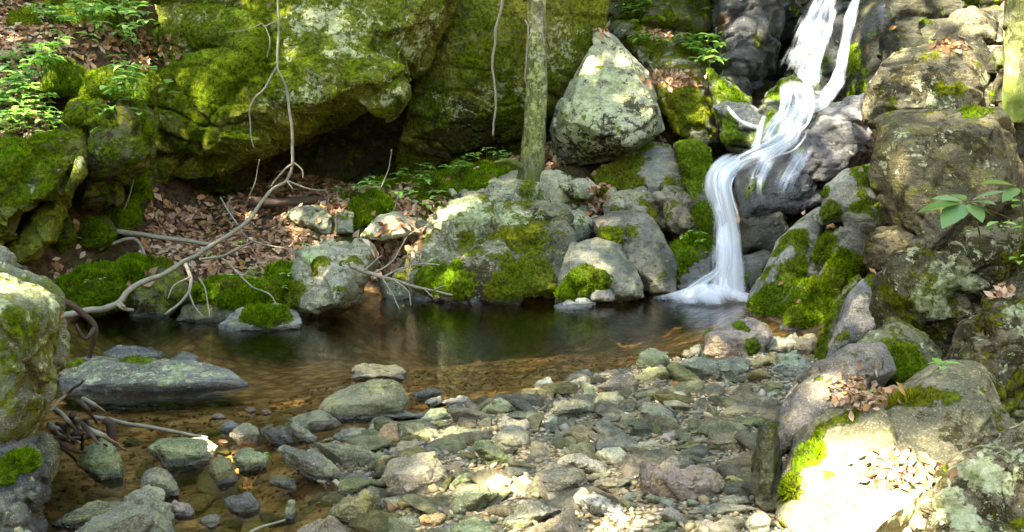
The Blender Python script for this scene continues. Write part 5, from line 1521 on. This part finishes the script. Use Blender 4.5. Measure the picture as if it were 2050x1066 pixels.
def leaf_cloud(name, parent, centres, radii, n, size, loc):
    """A crown: leaf-sized folded faces in clumps; gaps where the sun comes through."""
    k = CRNG.integers(0, len(centres), n)
    d = CRNG.normal(size=(n, 3))
    d /= np.linalg.norm(d, axis=1)[:, None]
    p = centres[k] + d * (radii[k] * CRNG.random(n) ** .45)[:, None] * np.array([1, 1, .45])
    keep = np.ones(n, bool)
    for c, r in SPOTS:
        v = p - c
        along = v @ SUN
        dist = np.linalg.norm(v - along[:, None] * SUN, axis=1)
        keep &= ~((dist < r + size * .3) & (along > 0) & (CRNG.random(n) > .16))
    for c, r, drop_ in THIN:
        v = p - c
        along = v @ SUN
        dist = np.linalg.norm(v - along[:, None] * SUN, axis=1)
        keep &= ~((along > 0) & (CRNG.random(len(p)) < drop_ * sstep(r * 1.2, r * .6, dist)))
    p = p[keep]
    n = len(p)
    a = CRNG.normal(size=(n, 3)) * np.array([1, 1, .35])
    a /= np.linalg.norm(a, axis=1)[:, None]
    nr = CRNG.normal(size=(n, 3)) * .5 + np.array([0, 0, 1.0])
    b = np.cross(a, nr)
    b /= np.linalg.norm(b, axis=1)[:, None]
    nn = np.cross(b, a)
    s = (size * CRNG.uniform(.6, 1.2, n))[:, None]
    V = np.stack([p - a * s * .5, p + b * s * .3 + nn * s * .06, p + a * s * .5 - nn * s * .08, p - b * s * .3 + nn * s * .06], 1).reshape(-1, 3)
    me = mesh_from(name, V - loc, np.arange(4 * n).reshape(n, 4), False)
    g = np.array([.075, .15, .02]) * CRNG.uniform(.6, 1.4, (n, 1)) * np.array([1, 1, 1]) + CRNG.uniform(0, .03, (n, 1)) * np.array([1, .6, 0])
    cattr(me, 'col', np.repeat(g, 4, 0))
    return link(name, me, M_LEAF, parent)


def make_tree(label, trunk_pts, r0, r1, ccent, crad, nl, lsize=.16, flare=None, limbs=5):
    base = np.array(trunk_pts[0])
    t = bpy.data.objects.new('tree', None)
    COL.objects.link(t)
    t.location = base
    tag(t, label, 'tree')
    s = spline(np.array(trunk_pts), 60)
    f = np.linspace(0, 1, 60)
    rad = r0 + (r1 - r0) * f
    if flare:
        rad = rad + flare * np.exp(-np.maximum(f * np.linalg.norm(np.diff(s, axis=0), axis=1).sum() - .18, 0) * 3.6)
    V, fc = tube_geo(s, rad, 20, .12, 2.0)
    if flare:    # a root spreading to the left
        hgt = V[:, 2] - base[2]
        V[:, 0] -= 0.10 * np.exp(-np.maximum(hgt, 0) * 7) * (V[:, 0] < s[0, 0])
    link('trunk', mesh_from('trunk', V - base, fc), M_BARK, t)
    top = s[-1]
    for k in range(limbs):
        c = ccent[k % len(ccent)]
        st = s[int(38 + 21 * k / max(limbs - 1, 1))]
        mid = (st + c) / 2 + np.array([0, 0, .3])
        tube('limb', [st, mid, c], r1 * .9, r1 * .25, M_BARK, t, n=24)
    leaf_cloud('crown', t, ccent, crad, nl, lsize, base)
    return t


def crown_points(cx, cy, cz, rx, ry, n, rr):
    a = CRNG.uniform(0, 6.28, n)
    r = np.sqrt(CRNG.random(n))
    return np.stack([cx + rx * r * np.cos(a), cy + ry * r * np.sin(a), cz + CRNG.uniform(-.8, .8, n)], 1), CRNG.uniform(.6, 1.2, n) * rr


tb = P(1062, 372, 8.85)
tr_pts = [tb - np.array([0, 0, .18]), tb, P(1068, 300, 8.87), P(1073, 200, 8.9), P(1074, 100, 8.92), P(1075, 0, 8.95), tb + np.array([0.0, .1, 4]), tb + np.array([-.5, -.4, 6]), tb + np.array([-1.2, -1.2, 8])]
cc, cr = crown_points(-.4, 8.6, 10.2, 1.8, 1.8, 14, .9)
make_tree('thin mossy-barked tree growing beside the cliff, its crown out of the picture', tr_pts, .118, .06, cc, cr, 7000, lsize=.14, flare=.15)
rt = P(2034, 200, 6.6)
cc, cr = crown_points(4.6, 8.5, 8.4, 1.6, 1.6, 12, 1.0)
make_tree('mossy tree trunk at the top right edge above the boulders', [rt - np.array([0, 0, .15]), rt, P(2036, 60, 6.6), P(2040, -60, 6.6), rt + np.array([0, -.2, 4]), rt + np.array([.4, .6, 6]), rt + np.array([.9, 1.4, 7])], .085, .05, cc, cr, 6000, lsize=.2)
CANLEAF = 9500
ROWS = ['well behind the viewer', 'behind the viewer', 'abreast of the gravel bar', 'abreast of the pool']
for r_ in range(4):
    for c_ in range(3):
        x0, y0 = -13 + 3.25 * (2 - c_), -6 + 2.9 * r_
        gx, gy = x0 + 1.6, y0 + 1.4
        g = np.array([gx, gy, float(ground_z(gx, gy)[0])])
        nc = 30
        cc = np.stack([x0 + CRNG.uniform(-.2, 3.45, nc), y0 + CRNG.uniform(-.2, 3.1, nc), CRNG.uniform(11.8, 13.6, nc)], 1)
        make_tree(['nearest', 'middle', 'farthest'][c_] + ' tall tree on the left slope out of the picture, ' + ROWS[r_], [g, g + np.array([.05, 0, 3]), g + np.array([.1, .1, 6]), np.array([gx, gy, 12.0])], .16, .06, cc, CRNG.uniform(.95, 1.5, nc), CANLEAF, lsize=.14, limbs=6)
g = np.array([-6.9, -9.2, float(ground_z(-6.9, -9.2)[0])])  # added out of view; leaf clumps sit on the sun path to shade over-lit spots
cc = np.array([seen(a_, b_)[0] + SUN * e_ for e_, (a_, b_) in zip((15, 15.6, 16.2, 15.3, 16, 15.8, 16.4, 15.5), ((500, 920), (545, 900), (460, 940), (420, 900), (560, 970), (230, 860), (690, 700), (980, 500)))])
make_tree('added unseen tree far behind the viewer, its clumps blocking stray sun patches', [g, g + np.array([.05, 0, 3]), g + np.array([0, .4, 7]), cc.mean(0)], .16, .06, cc, np.full(len(cc), .55), 4200, lsize=.14, limbs=6)
for bx, by, cx, cy, n, lab in [(3.2, 12.6, 3.4, 11.9, 20, 'unseen sky-blocking tree above the head of the waterfall'), (-3.5, 12.7, -3.2, 12.3, 22, 'unseen sky-blocking tree on top of the overhanging cliff')]:
    g = np.array([bx, by, float(ground_z(bx, by)[0])])
    cc, cr = crown_points(cx, cy, 8.4, 3.2, 2.0, n, 1.25)  # crowns out of view, kept to block the sky here
    make_tree(lab, [g, g + np.array([.05, 0, 3]), g + np.array([.1, .1, 4]), np.array([cx, cy, 8.2])], .14, .06, cc, cr, int(n * 350), lsize=.2, limbs=6)
for k, (fx, fy, nn_) in enumerate([(-9, -5, 30), (-4.5, -8, 34), (0.5, -9, 34), (5, -7.5, 34), (8.5, -3, 30), (9.5, 2.5, 26), (-11, 1.5, 26)]):  # leafy screen added out of view to cut low sky light
    g = np.array([fx, fy, float(ground_z(fx, fy)[0])])
    cc = np.stack([fx + CRNG.normal(size=nn_) * 1.7, fy + CRNG.normal(size=nn_) * 1.1, g[2] + CRNG.uniform(.6, 7.5, nn_)], 1)
    make_tree(['added unseen bushy tree left behind the viewer', 'added unseen bushy tree behind the viewer beside the left bank', 'added unseen bushy tree over the stream behind the viewer', 'added unseen bushy tree right behind the viewer',
               'added unseen bushy tree on the slope right of the viewer', 'added unseen bushy tree high on the right slope', 'added unseen bushy tree high on the left slope'][k],
              [g, g + np.array([.1, 0, 2.5]), g + np.array([0, .1, 5]), g + np.array([.1, 0, 7])], .16, .05, cc, CRNG.uniform(.9, 1.4, nn_), 7000, lsize=.32, limbs=5)

# the long bare branch
br = tube('bare_branch', px3([(118, 632, 6.1), (180, 622, 6.15), (232, 610, 6.2), (268, 576, 6.35), (332, 545, 6.6), (420, 494, 7.1), (490, 448, 7.5), (538, 385, 7.75), (574, 362, 7.8), (586, 330, 7.8)]), .022, .010, M_TWIG, wob=.35, jit=.01, n=70, seg=10)
tag(br, 'long bare grey branch reaching from the left shore up to the overhanging cliff', 'branch')
for pth, a, b in [([(585, 335, 7.8), (583, 250, 7.78), (573, 180, 7.8), (556, 130, 7.8), (557, 60, 7.8), (556, 0, 7.8), (548, -60, 7.8)], .012, .008),
                  ([(556, 135, 7.8), (530, 175, 7.78), (505, 206, 7.75), (500, 250, 7.75), (506, 296, 7.75)], .008, .005),
                  ([(556, 40, 7.8), (530, 55, 7.8), (524, 48, 7.8), (500, 58, 7.8), (455, 66, 7.8)], .005, .003), ([(530, 52, 7.8), (540, 80, 7.78), (535, 115, 7.78)], .005, .003),
                  ([(585, 325, 7.8), (604, 340, 7.8), (608, 358, 7.8)], .007, .004), ([(583, 330, 7.8), (560, 350, 7.76), (542, 375, 7.75)], .008, .005), ([(574, 362, 7.8), (588, 378, 7.75)], .008, .005),
                  ([(232, 610, 6.2), (250, 618, 6.15), (268, 622, 6.12)], .014, .009), ([(240, 608, 6.2), (252, 614, 6.12)], .012, .008),
                  ([(574, 362, 7.8), (620, 378, 7.8), (655, 386, 8.15), (658, 412, 8.15)], .006, .004)]:
    tube('twig', px3(pth), a, b, M_TWIG, br, seg=6, jit=.01)
v = tube('vine', px3([(1010, -40, 8.7), (1005, 10, 8.7), (996, 45, 8.7), (990, 90, 8.7), (986, 140, 8.7), (991, 185, 8.7), (990, 230, 8.7), (988, 274, 8.7)]), .013, .008, M_TWIG, jit=.012)
tag(v, 'dead vine hanging straight down in front of the cliff, left of the thin tree', 'vine')
v = tube('vine', px3([(1050, 40, 8.7), (1058, 60, 8.65), (1054, 100, 8.65), (1052, 150, 8.65), (1056, 180, 8.68)]), .008, .005, M_TWIG, jit=.01)
tag(v, 'thin dead vine clinging to the trunk of the thin tree', 'vine')


def stick(label, path, a, b, mat, twigs=(), name='stick', group=None, cat='stick'):
    o = tube(name, px3(path), a, b, mat, seg=8, jit=.008)
    tag(o, label, cat, group)
    for t in twigs:
        tube('twig', px3(t), b * 1.1, b * .5, mat, o, seg=6, jit=.01)
    return o


stick('pale straight pole lying on the dead leaves under the left cliff', [(222, 463, 7.3), (300, 472, 7.35), (425, 490, 7.5)], .022, .014, M_TWIG)
stick('mossy dark log lying at the mouth of the hollow', [(500, 405, 8.6), (560, 405, 8.6), (650, 400, 8.7)], .05, .03, M_DARKWOOD, name='log', cat='log')
stick('grey forked stick on the dead leaves below the pale pole', [(200, 500, 7.2), (250, 480, 7.25), (275, 482, 7.25), (290, 510, 7.1)], .014, .01, M_TWIG)
stick('thin stick lying across the leaves toward the pointed boulder', [(400, 520, 7.1), (450, 510, 7.2), (505, 485, 7.5)], .012, .007, M_TWIG, [[(440, 512, 7.2), (470, 540, 7.0), (510, 560, 6.9)]])
stick('slender stick running down the leaf bank to the pointed boulder', [(440, 395, 8.3), (475, 450, 7.8), (510, 485, 7.4), (590, 500, 7.2)], .008, .005, M_TWIG)
stick('twiggy dead branch hanging over the pool from the domed boulder', [(700, 532, 6.75), (765, 556, 6.8), (850, 578, 6.9), (905, 592, 6.95)], .017, .006, M_TWIG,
      [[(765, 556, 6.8), (785, 590, 6.7), (802, 622, 6.65)], [(790, 563, 6.82), (815, 585, 6.75), (822, 612, 6.72)], [(770, 555, 6.8), (810, 535, 6.9), (850, 530, 6.95), (880, 532, 7.0)],
       [(850, 578, 6.9), (866, 596, 6.85)], [(868, 582, 6.9), (890, 570, 6.95)], [(745, 548, 6.8), (790, 520, 6.9), (820, 470, 7.1), (880, 445, 7.2)], [(730, 540, 6.75), (765, 510, 6.9)]])
stick('dead branch with drooping twigs over the water left of the moss mat', [(372, 530, 6.75), (382, 560, 6.6), (376, 590, 6.5), (352, 615, 6.4), (330, 630, 6.3)], .014, .006, M_TWIG,
      [[(378, 585, 6.5), (386, 610, 6.4), (405, 632, 6.3)], [(380, 555, 6.6), (350, 570, 6.5), (336, 600, 6.4)], [(400, 560, 6.6), (412, 590, 6.5), (418, 635, 6.35)]])
stick('thin twig arching over the moss mat', [(470, 540, 6.8), (500, 570, 6.7), (540, 590, 6.6), (560, 625, 6.5)], .007, .004, M_TWIG)
stick('dark crooked stick standing in the water beside the left foreground boulder', [(120, 600, 5.2), (165, 625, 5.2), (190, 660, 5.2), (178, 720, 5.2)], .018, .012, M_DARKWOOD, [[(188, 655, 5.2), (168, 680, 5.1), (150, 650, 5.1)]])
stick('long straight pale stick floating from the driftwood across the shallows', [(180, 836, 4.1), (290, 855, 4.05), (414, 876, 4.0)], .010, .006, M_TWIG)
stick('thin twig stranded on the bar beside the lavender flat stone', [(912, 812, 4.55), (925, 835, 4.45), (938, 855, 4.35)], .006, .004, M_TWIG)
stick('small twig leaning out of the stream at the bottom', [(500, 1066, 3.05), (530, 1050, 3.1), (572, 1040, 3.15)], .006, .003, M_TWIG)
stick('curved root at the foot of the thin tree', [(1045, 335, 8.75), (1015, 322, 8.75), (990, 325, 8.8)], .03, .012, M_BARK, name='root', cat='root')
for k, (x, y) in enumerate([(520, 350), (270, 375), (785, 330), (800, 400)]):
    stick(['thin stalk rising from the leaves before the hollow', 'bent grass stalk beside the left cliff', 'thin stalk in front of the black hollow', 'thin stalk rising behind the moss ball'][k],
          [(x - 22, y + 45, 8.3 if x > 300 else 7.3), (x - 8, y + 10, 8.3 if x > 300 else 7.3), (x, y - 30, 8.3 if x > 300 else 7.3)], .005, .003, M_TWIG, name='stalk', cat='stalk')
for k in range(26):
    x0, y0 = RNG.uniform(95, 170), RNG.uniform(800, 880)
    an = RNG.normal() * .5 + .45
    ln = RNG.uniform(40, 100)
    Yd = RNG.uniform(3.45, 3.95)
    z_ok = [(x0, y0, Yd), (x0 + ln * .5 * math.cos(an), y0 + ln * .5 * math.sin(an) + RNG.normal() * 6, Yd + RNG.normal() * .1), (x0 + ln * math.cos(an), y0 + ln * math.sin(an), Yd + RNG.normal() * .15)]
    stick('brown stick in the driftwood tangle against the left foreground boulder', z_ok, RNG.uniform(.005, .014), .004, M_DARKWOOD if k % 3 else M_TWIG, group='sticks of the driftwood tangle')
stick('thick broken stub of driftwood at the right end of the tangle', [(225, 895, 3.75), (220, 850, 3.75), (205, 840, 3.75)], .02, .014, M_DARKWOOD)

# ------------------------------------------------------------------ leaves
bpy.context.view_layer.update()
DG = bpy.context.evaluated_depsgraph_get()
CROWNS = [o for o in COL.objects if o.name.split('.')[0] in ('crown', 'limb')]
for o in CROWNS:
    o.hide_viewport = True
bpy.context.view_layer.update()
DG = bpy.context.evaluated_depsgraph_get()


def drop(x, y, ztop=6.0):
    ok, loc, nor, _i, ob, _m = scene.ray_cast(DG, Vector((x, y, ztop)), Vector((0, 0, -1)), distance=12)
    return (np.array(loc), np.array(nor), ob.name.split('.')[0]) if ok else None


def pixhit(px, py):
    ok, loc, nor, _i, ob, _m = scene.ray_cast(DG, Vector(CAM), Vector(ray(px, py)).normalized(), distance=30)
    return (np.array(loc), np.array(nor), ob.name.split('.')[0]) if ok else None


def dead_leaves():
    pts, nrs = [], []
    for _ in range(30000):
        x, y = RNG.uniform(-5.2, 1.6), RNG.uniform(6.6, 11)
        h = drop(x, y, float(ground_smooth(x, y)[0]) + .22)
        if h is None or h[0][2] < 0.07 or h[1][2] < .1:
            continue
        isg = h[2] == 'ground'
        if h[2] in ('strand', 'fall', 'cascade', 'veil', 'trickle', 'spray', 'foam', 'wet_rock', 'bare_branch', 'stick', 'twig', 'trunk', 'root'):
            continue
        if not isg and (h[1][2] < .55 or RNG.random() > .03):
            continue
        pts.append(h[0])
        nrs.append(h[1])
    for _ in range(2500):
        x, y = RNG.uniform(1.2, 4.5), RNG.uniform(4, 11)
        h = drop(x, y)
        if h is None or h[0][2] < 0.15 or (h[2] != 'ground' and RNG.random() > .05):
            continue
        pts.append(h[0])
        nrs.append(h[1])
    for px, py, rx, ry, n in [(1345, 160, 45, 18, 160), (1190, 400, 22, 25, 160), (1725, 790, 45, 28, 260), (1790, 945, 60, 28, 130), (1905, 95, 30, 10, 40), (1320, 70, 40, 14, 60), (800, 490, 50, 40, 150), (960, 40, 1, 1, 1),
                              (300, 110, 50, 25, 120), (330, 90, 25, 20, 60), (1210, 60, 14, 10, 40), (2000, 590, 20, 12, 20), (160, 640, 50, 8, 10), (270, 560, 60, 20, 10)]:
        for _ in range(n):
            h = pixhit(px + RNG.normal() * rx * .6, py + RNG.normal() * ry * .6)
            if h is not None and h[1][2] > .1 and h[0][2] > .03:
                pts.append(h[0])
                nrs.append(h[1])
    p, nr = np.array(pts), np.array(nrs)
    n = len(p)
    nr = nr + RNG.normal(size=(n, 3)) * .4
    nr /= np.linalg.norm(nr, axis=1)[:, None]
    a = np.cross(nr, RNG.normal(size=(n, 3)))
    a /= np.linalg.norm(a, axis=1)[:, None]
    b = np.cross(nr, a)
    s = (RNG.uniform(.026, .055, n) * np.clip(p[:, 1] / 7.0, .42, 1))[:, None]
    nr0 = nr
    cu = RNG.normal(size=(n, 1)) * .25
    p = p + nr * .008 + np.array([0, 0, .006])
    V = np.stack([p - a * s, p + b * s * .5 + nr * s * (cu + .15), p + a * s + nr * s * cu, p - b * s * .5 + nr * s * (cu + .15), p - nr * s * .1, p - a * s * .4 + b * s * .42, p - a * s * .4 - b * s * .42], 1).reshape(-1, 3)
    f = np.array([[0, 5, 4], [5, 1, 4], [1, 2, 4], [2, 3, 4], [3, 6, 4], [6, 0, 4]])
    Fc = (f[None] + (np.arange(n) * 7)[:, None, None]).reshape(-1, 3)
    pal = np.array([(.30, .16, .085), (.42, .25, .15), (.52, .35, .23), (.18, .095, .05), (.58, .44, .31), (.36, .20, .07)])
    c = pal[RNG.choice(6, n, p=[.26, .26, .18, .14, .08, .08])] * RNG.uniform(.7, 1.25, (n, 1))
    me = mesh_from('leaf_litter', V, Fc, False)
    cattr(me, 'col', np.repeat(c, 7, 0))
    link('leaf_litter', me, M_LITTER)['kind'] = 'stuff'


dead_leaves()


def leaf_geo(base, d, up, L, W, droop=.2, fold=.18):
    """Ovate leaf: 10 vertices, folded at the midrib, drooping to the tip."""
    side = np.cross(d, up)
    side /= max(np.linalg.norm(side), 1e-6)
    nn = np.cross(side, d)
    V, prof = [], [(0, .02), (.22, .75), (.48, 1.0), (.75, .68), (1.0, .02)]
    for t, w in prof:
        c = base + d * L * t + nn * (-droop * L * t * t)
        e = side * W * .5 * w
        V += [c + e + nn * W * fold * w, c, c - e + nn * W * fold * w]
    f = []
    for i in range(4):
        k = i * 3
        f += [[k, k + 1, k + 4, k + 3], [k + 1, k + 2, k + 5, k + 4]]
    return np.array(V), f


def plant(label, root, nor, stems=5, height=.12, leaf=.055, spread=.10, cols=((.20, .42, .05), (.34, .56, .15)), group=None, per=5):
    o = bpy.data.objects.new('seedling', None)
    COL.objects.link(o)
    o.location = root
    tag(o, label, 'plant', group)
    for _ in range(stems):
        b = root + np.array([RNG.normal() * spread, RNG.normal() * spread, 0])
        hh = drop(b[0], b[1], root[2] + .3)
        if hh is not None and abs(hh[0][2] - root[2]) < .25:
            b = hh[0]
        tip = b + np.array([RNG.normal() * .03, RNG.normal() * .03 - .02, height * RNG.uniform(.6, 1.25)])
        g, f = tube_geo(spline(np.array([b - np.array([0, 0, .01]), (b + tip) / 2 + RNG.normal(size=3) * .01, tip]), 5), np.full(5, .0025), 5)
        me = mesh_from('stem', g - root, f)
        cattr(me, 'col', np.tile([.10, .14, .03], (len(g), 1)))
        so = link('stem', me, M_LEAF, o)
        V, fc, c = [], [], []
        a0 = RNG.uniform(0, 6.28)
        for k in range(per):
            a = a0 + k * 6.28 / per + RNG.normal() * .3
            d = np.array([math.cos(a), math.sin(a), RNG.uniform(-.15, .35)])
            d /= np.linalg.norm(d)
            L = leaf * RNG.uniform(.65, 1.3)
            g, f = leaf_geo(tip + d * .008 - np.array([0, 0, RNG.uniform(0, .3) * height * (k % 2)]), d, np.array([0, 0, 1.0]), L, L * RNG.uniform(.5, .68), RNG.uniform(.1, .4))
            fc += [[q + len(V) for q in ff] for ff in f]
            V += list(g)
            t = RNG.random()
            col = np.array(cols[0]) * (1 - t) + np.array(cols[1]) * t
            c += [col * RNG.uniform(.8, 1.1)] * len(g)
        me = mesh_from('leaves', np.array(V) - root, fc)
        cattr(me, 'col', np.array(c))
        link('leaves', me, M_LEAF, so)


for lab, x, y, st, h, lf, sp_ in [
    ('leafy clump at the left edge, lowest on the mossy bank', 15, 262, 7, .10, .05, .10), ('leafy clump on the mossy bank just above its moss edge', 60, 262, 7, .10, .05, .10),
    ('leafy clump on the bank nearest the white stone', 105, 255, 7, .1, .05, .10), ('leafy clump at the left edge beside brown leaves', 12, 225, 7, .12, .055, .1),
    ('leafy clump in the middle of the left bank greenery', 60, 225, 8, .12, .055, .11), ('leafy clump left of the mossy dome stone', 100, 215, 7, .12, .055, .1),
    ('tall pale seedling clump below the mossy dome stone', 115, 172, 6, .16, .06, .07), ('leafy clump with long leaves at the left edge', 40, 185, 6, .13, .06, .09),
    ('seedling between fallen leaves near the left edge', 15, 120, 4, .08, .05, .08), ('seedling clump in dead leaves above the flat mossy stone', 130, 85, 5, .12, .055, .1),
    ('sprawling seedling clump on the upper left bank', 190, 70, 8, .16, .065, .13), ('seedling clump on the upper left bank, nearest the tilted mossy stone', 225, 95, 7, .14, .06, .1),
    ('seedling clump hanging over the top of the left bank', 250, 20, 8, .15, .065, .14), ('seedling clump at the top edge above the left bank', 190, 8, 7, .14, .065, .14),
    ('seedling clump beside the cliff at the top of the bank', 290, 25, 7, .15, .065, .12), ('seedling clump left of the cliff shoulder', 240, 55, 6, .14, .06, .1),
    ('small seedling at the foot of the cliff shoulder', 325, 100, 4, .08, .05, .07), ('seedling clump in the top left corner', 80, 20, 5, .12, .06, .12),
    ('bushy bright seedling growing out of the left cliff ledge', 262, 212, 9, .16, .055, .08), ('lower sprig of the bushy seedling on the left cliff ledge', 245, 235, 4, .06, .05, .05),
    ('bright seedling left of the thin tree foot', 968, 330, 6, .12, .05, .09), ('small seedling at the root of the thin tree', 990, 318, 4, .08, .045, .05),
    ('seedling on the broad moss hummock, right', 850, 385, 6, .09, .05, .09), ('seedling on the broad moss hummock, middle', 800, 382, 7, .1, .05, .1), ('tiny seedling at the left end of the broad moss hummock', 682, 392, 3, .06, .04, .04),
    ('leafy clump overhanging the yellow-green ramp, topmost', 1290, 18, 8, .15, .065, .13), ('leafy clump at the top edge left of the upper waterfall', 1345, 12, 8, .15, .065, .13),
    ('leafy spray on the ramp beside the blue-grey cliff', 1385, 60, 7, .14, .065, .1), ('leafy spray low on the right side of the ramp', 1390, 110, 6, .12, .06, .08), ('pale leafy spray at the crest of the ramp', 1340, 60, 6, .1, .06, .1),
    ('leafy spray arching over the crest of the ramp, highest', 1400, 20, 8, .16, .075, .12), ('leafy clump on the rocks right of the pale wedge boulder tip', 1255, 40, 7, .12, .06, .1), ('trailing leafy spray over the bright green mossy rock', 1405, 150, 6, .12, .07, .08),
    ('low bright seedlings on the hummock crest behind the moss ball', 745, 378, 8, .08, .055, .08), ('low bright seedlings along the hummock toward the thin tree', 905, 360, 8, .09, .055, .1),
    ('small plant in the shady cleft left of the lower waterfall', 1378, 478, 4, .06, .05, .04), ('two-leaved sprout on the leaf drift by the knoll', 1795, 775, 3, .05, .05, .04),
    ('sprout between moss mat and pointed boulder', 590, 570, 4, .06, .04, .05), ('sprouts in the leaf litter above the moss mat', 470, 500, 4, .05, .05, .12), ('tiny bright sprout by the long dark slab', 548, 925, 1, .03, .035, .02),
    
    ('sprig on the left shore by the bare branch', 205, 640, 2, .05, .03, .03), ('seedlings at the right edge beside the lichen boulder', 2035, 480, 5, .1, .06, .06)]:
    hpt = pixhit(x, y)
    if hpt is not None:
        k_ = 1.45 if y < 400 else 1.0
        plant(lab, hpt[0], hpt[1], int(st * (2.0 if y < 280 else 1)), h * k_, lf * k_, sp_ * 1.3)


def big_plant():
    root = P(1965, 492, 4.15)
    o = bpy.data.objects.new('seedling', None)
    COL.objects.link(o)
    o.location = root
    tag(o, 'broad-leaved seedling with drooping pale green leaves in front of the right-hand block', 'plant')
    hub = P(1936, 405, 4.1)

    def stem(pts, r=.004):
        V, f = tube_geo(spline(np.array(pts), 16), np.linspace(r, r * .6, 16), 6)
        me = mesh_from('stem', V - root, f)
        cattr(me, 'col', np.tile([.16, .17, .05], (len(V), 1)))
        link('stem', me, M_LEAF, o)
    stem([root, P(1958, 455, 4.12), P(1945, 430, 4.1), hub])
    hub2 = P(2042, 375, 4.15)
    stem([P(2040, 500, 4.2), P(2050, 440, 4.18), hub2])
    stem([hub, P(1990, 425, 4.1), P(2040, 445, 4.15)], .003)
    for b, tip, w, cen in [(hub, (1888, 448, 3.98), .085, (.20, .36, .13)), (hub, (1842, 413, 4.0), .05, (.12, .27, .03)), (hub, (2010, 377, 4.0), .05, (.24, .40, .16)), (hub, (1992, 402, 3.95), .045, (.22, .38, .14)),
                           (hub, (1968, 438, 3.95), .06, (.22, .38, .13)), (hub, (1868, 392, 4.1), .05, (.20, .35, .14)), (hub, (1905, 383, 4.25), .05, (.16, .30, .06)), (hub, (1990, 425, 4.15), .04, (.15, .30, .05)),
                           (hub2, (1970, 357, 4.05), .05, (.14, .30, .02)), (hub2, (2010, 395, 4.0), .05, (.2, .34, .1)), (hub2, (2080, 365, 4.1), .06, (.16, .33, .03)), (hub2, (2070, 400, 4.1), .05, (.18, .34, .05))]:
        t = P(*tip)
        d = t - b
        L = np.linalg.norm(d)
        V, f = leaf_geo(b + d * .12, d / L, np.array([0, -.35, 1.0]), L * .9, w * 1.15, .12, .12)
        me = mesh_from('leaf', V - root, f)
        cattr(me, 'col', np.tile(np.array(cen) * .8, (len(V), 1)))
        link('leaf', me, M_LEAF, o)


big_plant()
for o in CROWNS:
    o.hide_viewport = False

# ------------------------------------------------------------------ light
w = bpy.data.worlds.new('World')
scene.world = w
w.use_nodes = True
nt = w.node_tree
bg = nt.nodes['Background']
sky = nt.nodes.new('ShaderNodeTexSky')
sky.sky_type = 'NISHITA'
sky.sun_disc = False
el = math.asin(SUN[2])
sky.sun_elevation = el
sky.sun_rotation = math.atan2(SUN[0], SUN[1])
nt.links.new(sky.outputs[0], bg.inputs[0])
bg.inputs[1].default_value = 0.07
ld = bpy.data.lights.new('sun', 'SUN')
ld.energy = 5.0
ld.angle = math.radians(0.5)
ld.color = (1.0, 0.965, 0.90)
lo = bpy.data.objects.new('sun', ld)
COL.objects.link(lo)
lo.rotation_euler = Vector(SUN).to_track_quat('Z', 'Y').to_euler()
scene.view_settings.view_transform = 'Standard'
scene.view_settings.look = 'None'
scene.view_settings.gamma = 1
scene.view_settings.exposure = 4.55
scene.view_settings.use_white_balance = True
scene.view_settings.white_balance_temperature = 7700
scene.view_settings.white_balance_tint = 4
scene.cycles.max_bounces = 8
scene.cycles.transparent_max_bounces = 24
scene.cycles.caustics_reflective = False
scene.cycles.caustics_refractive = False
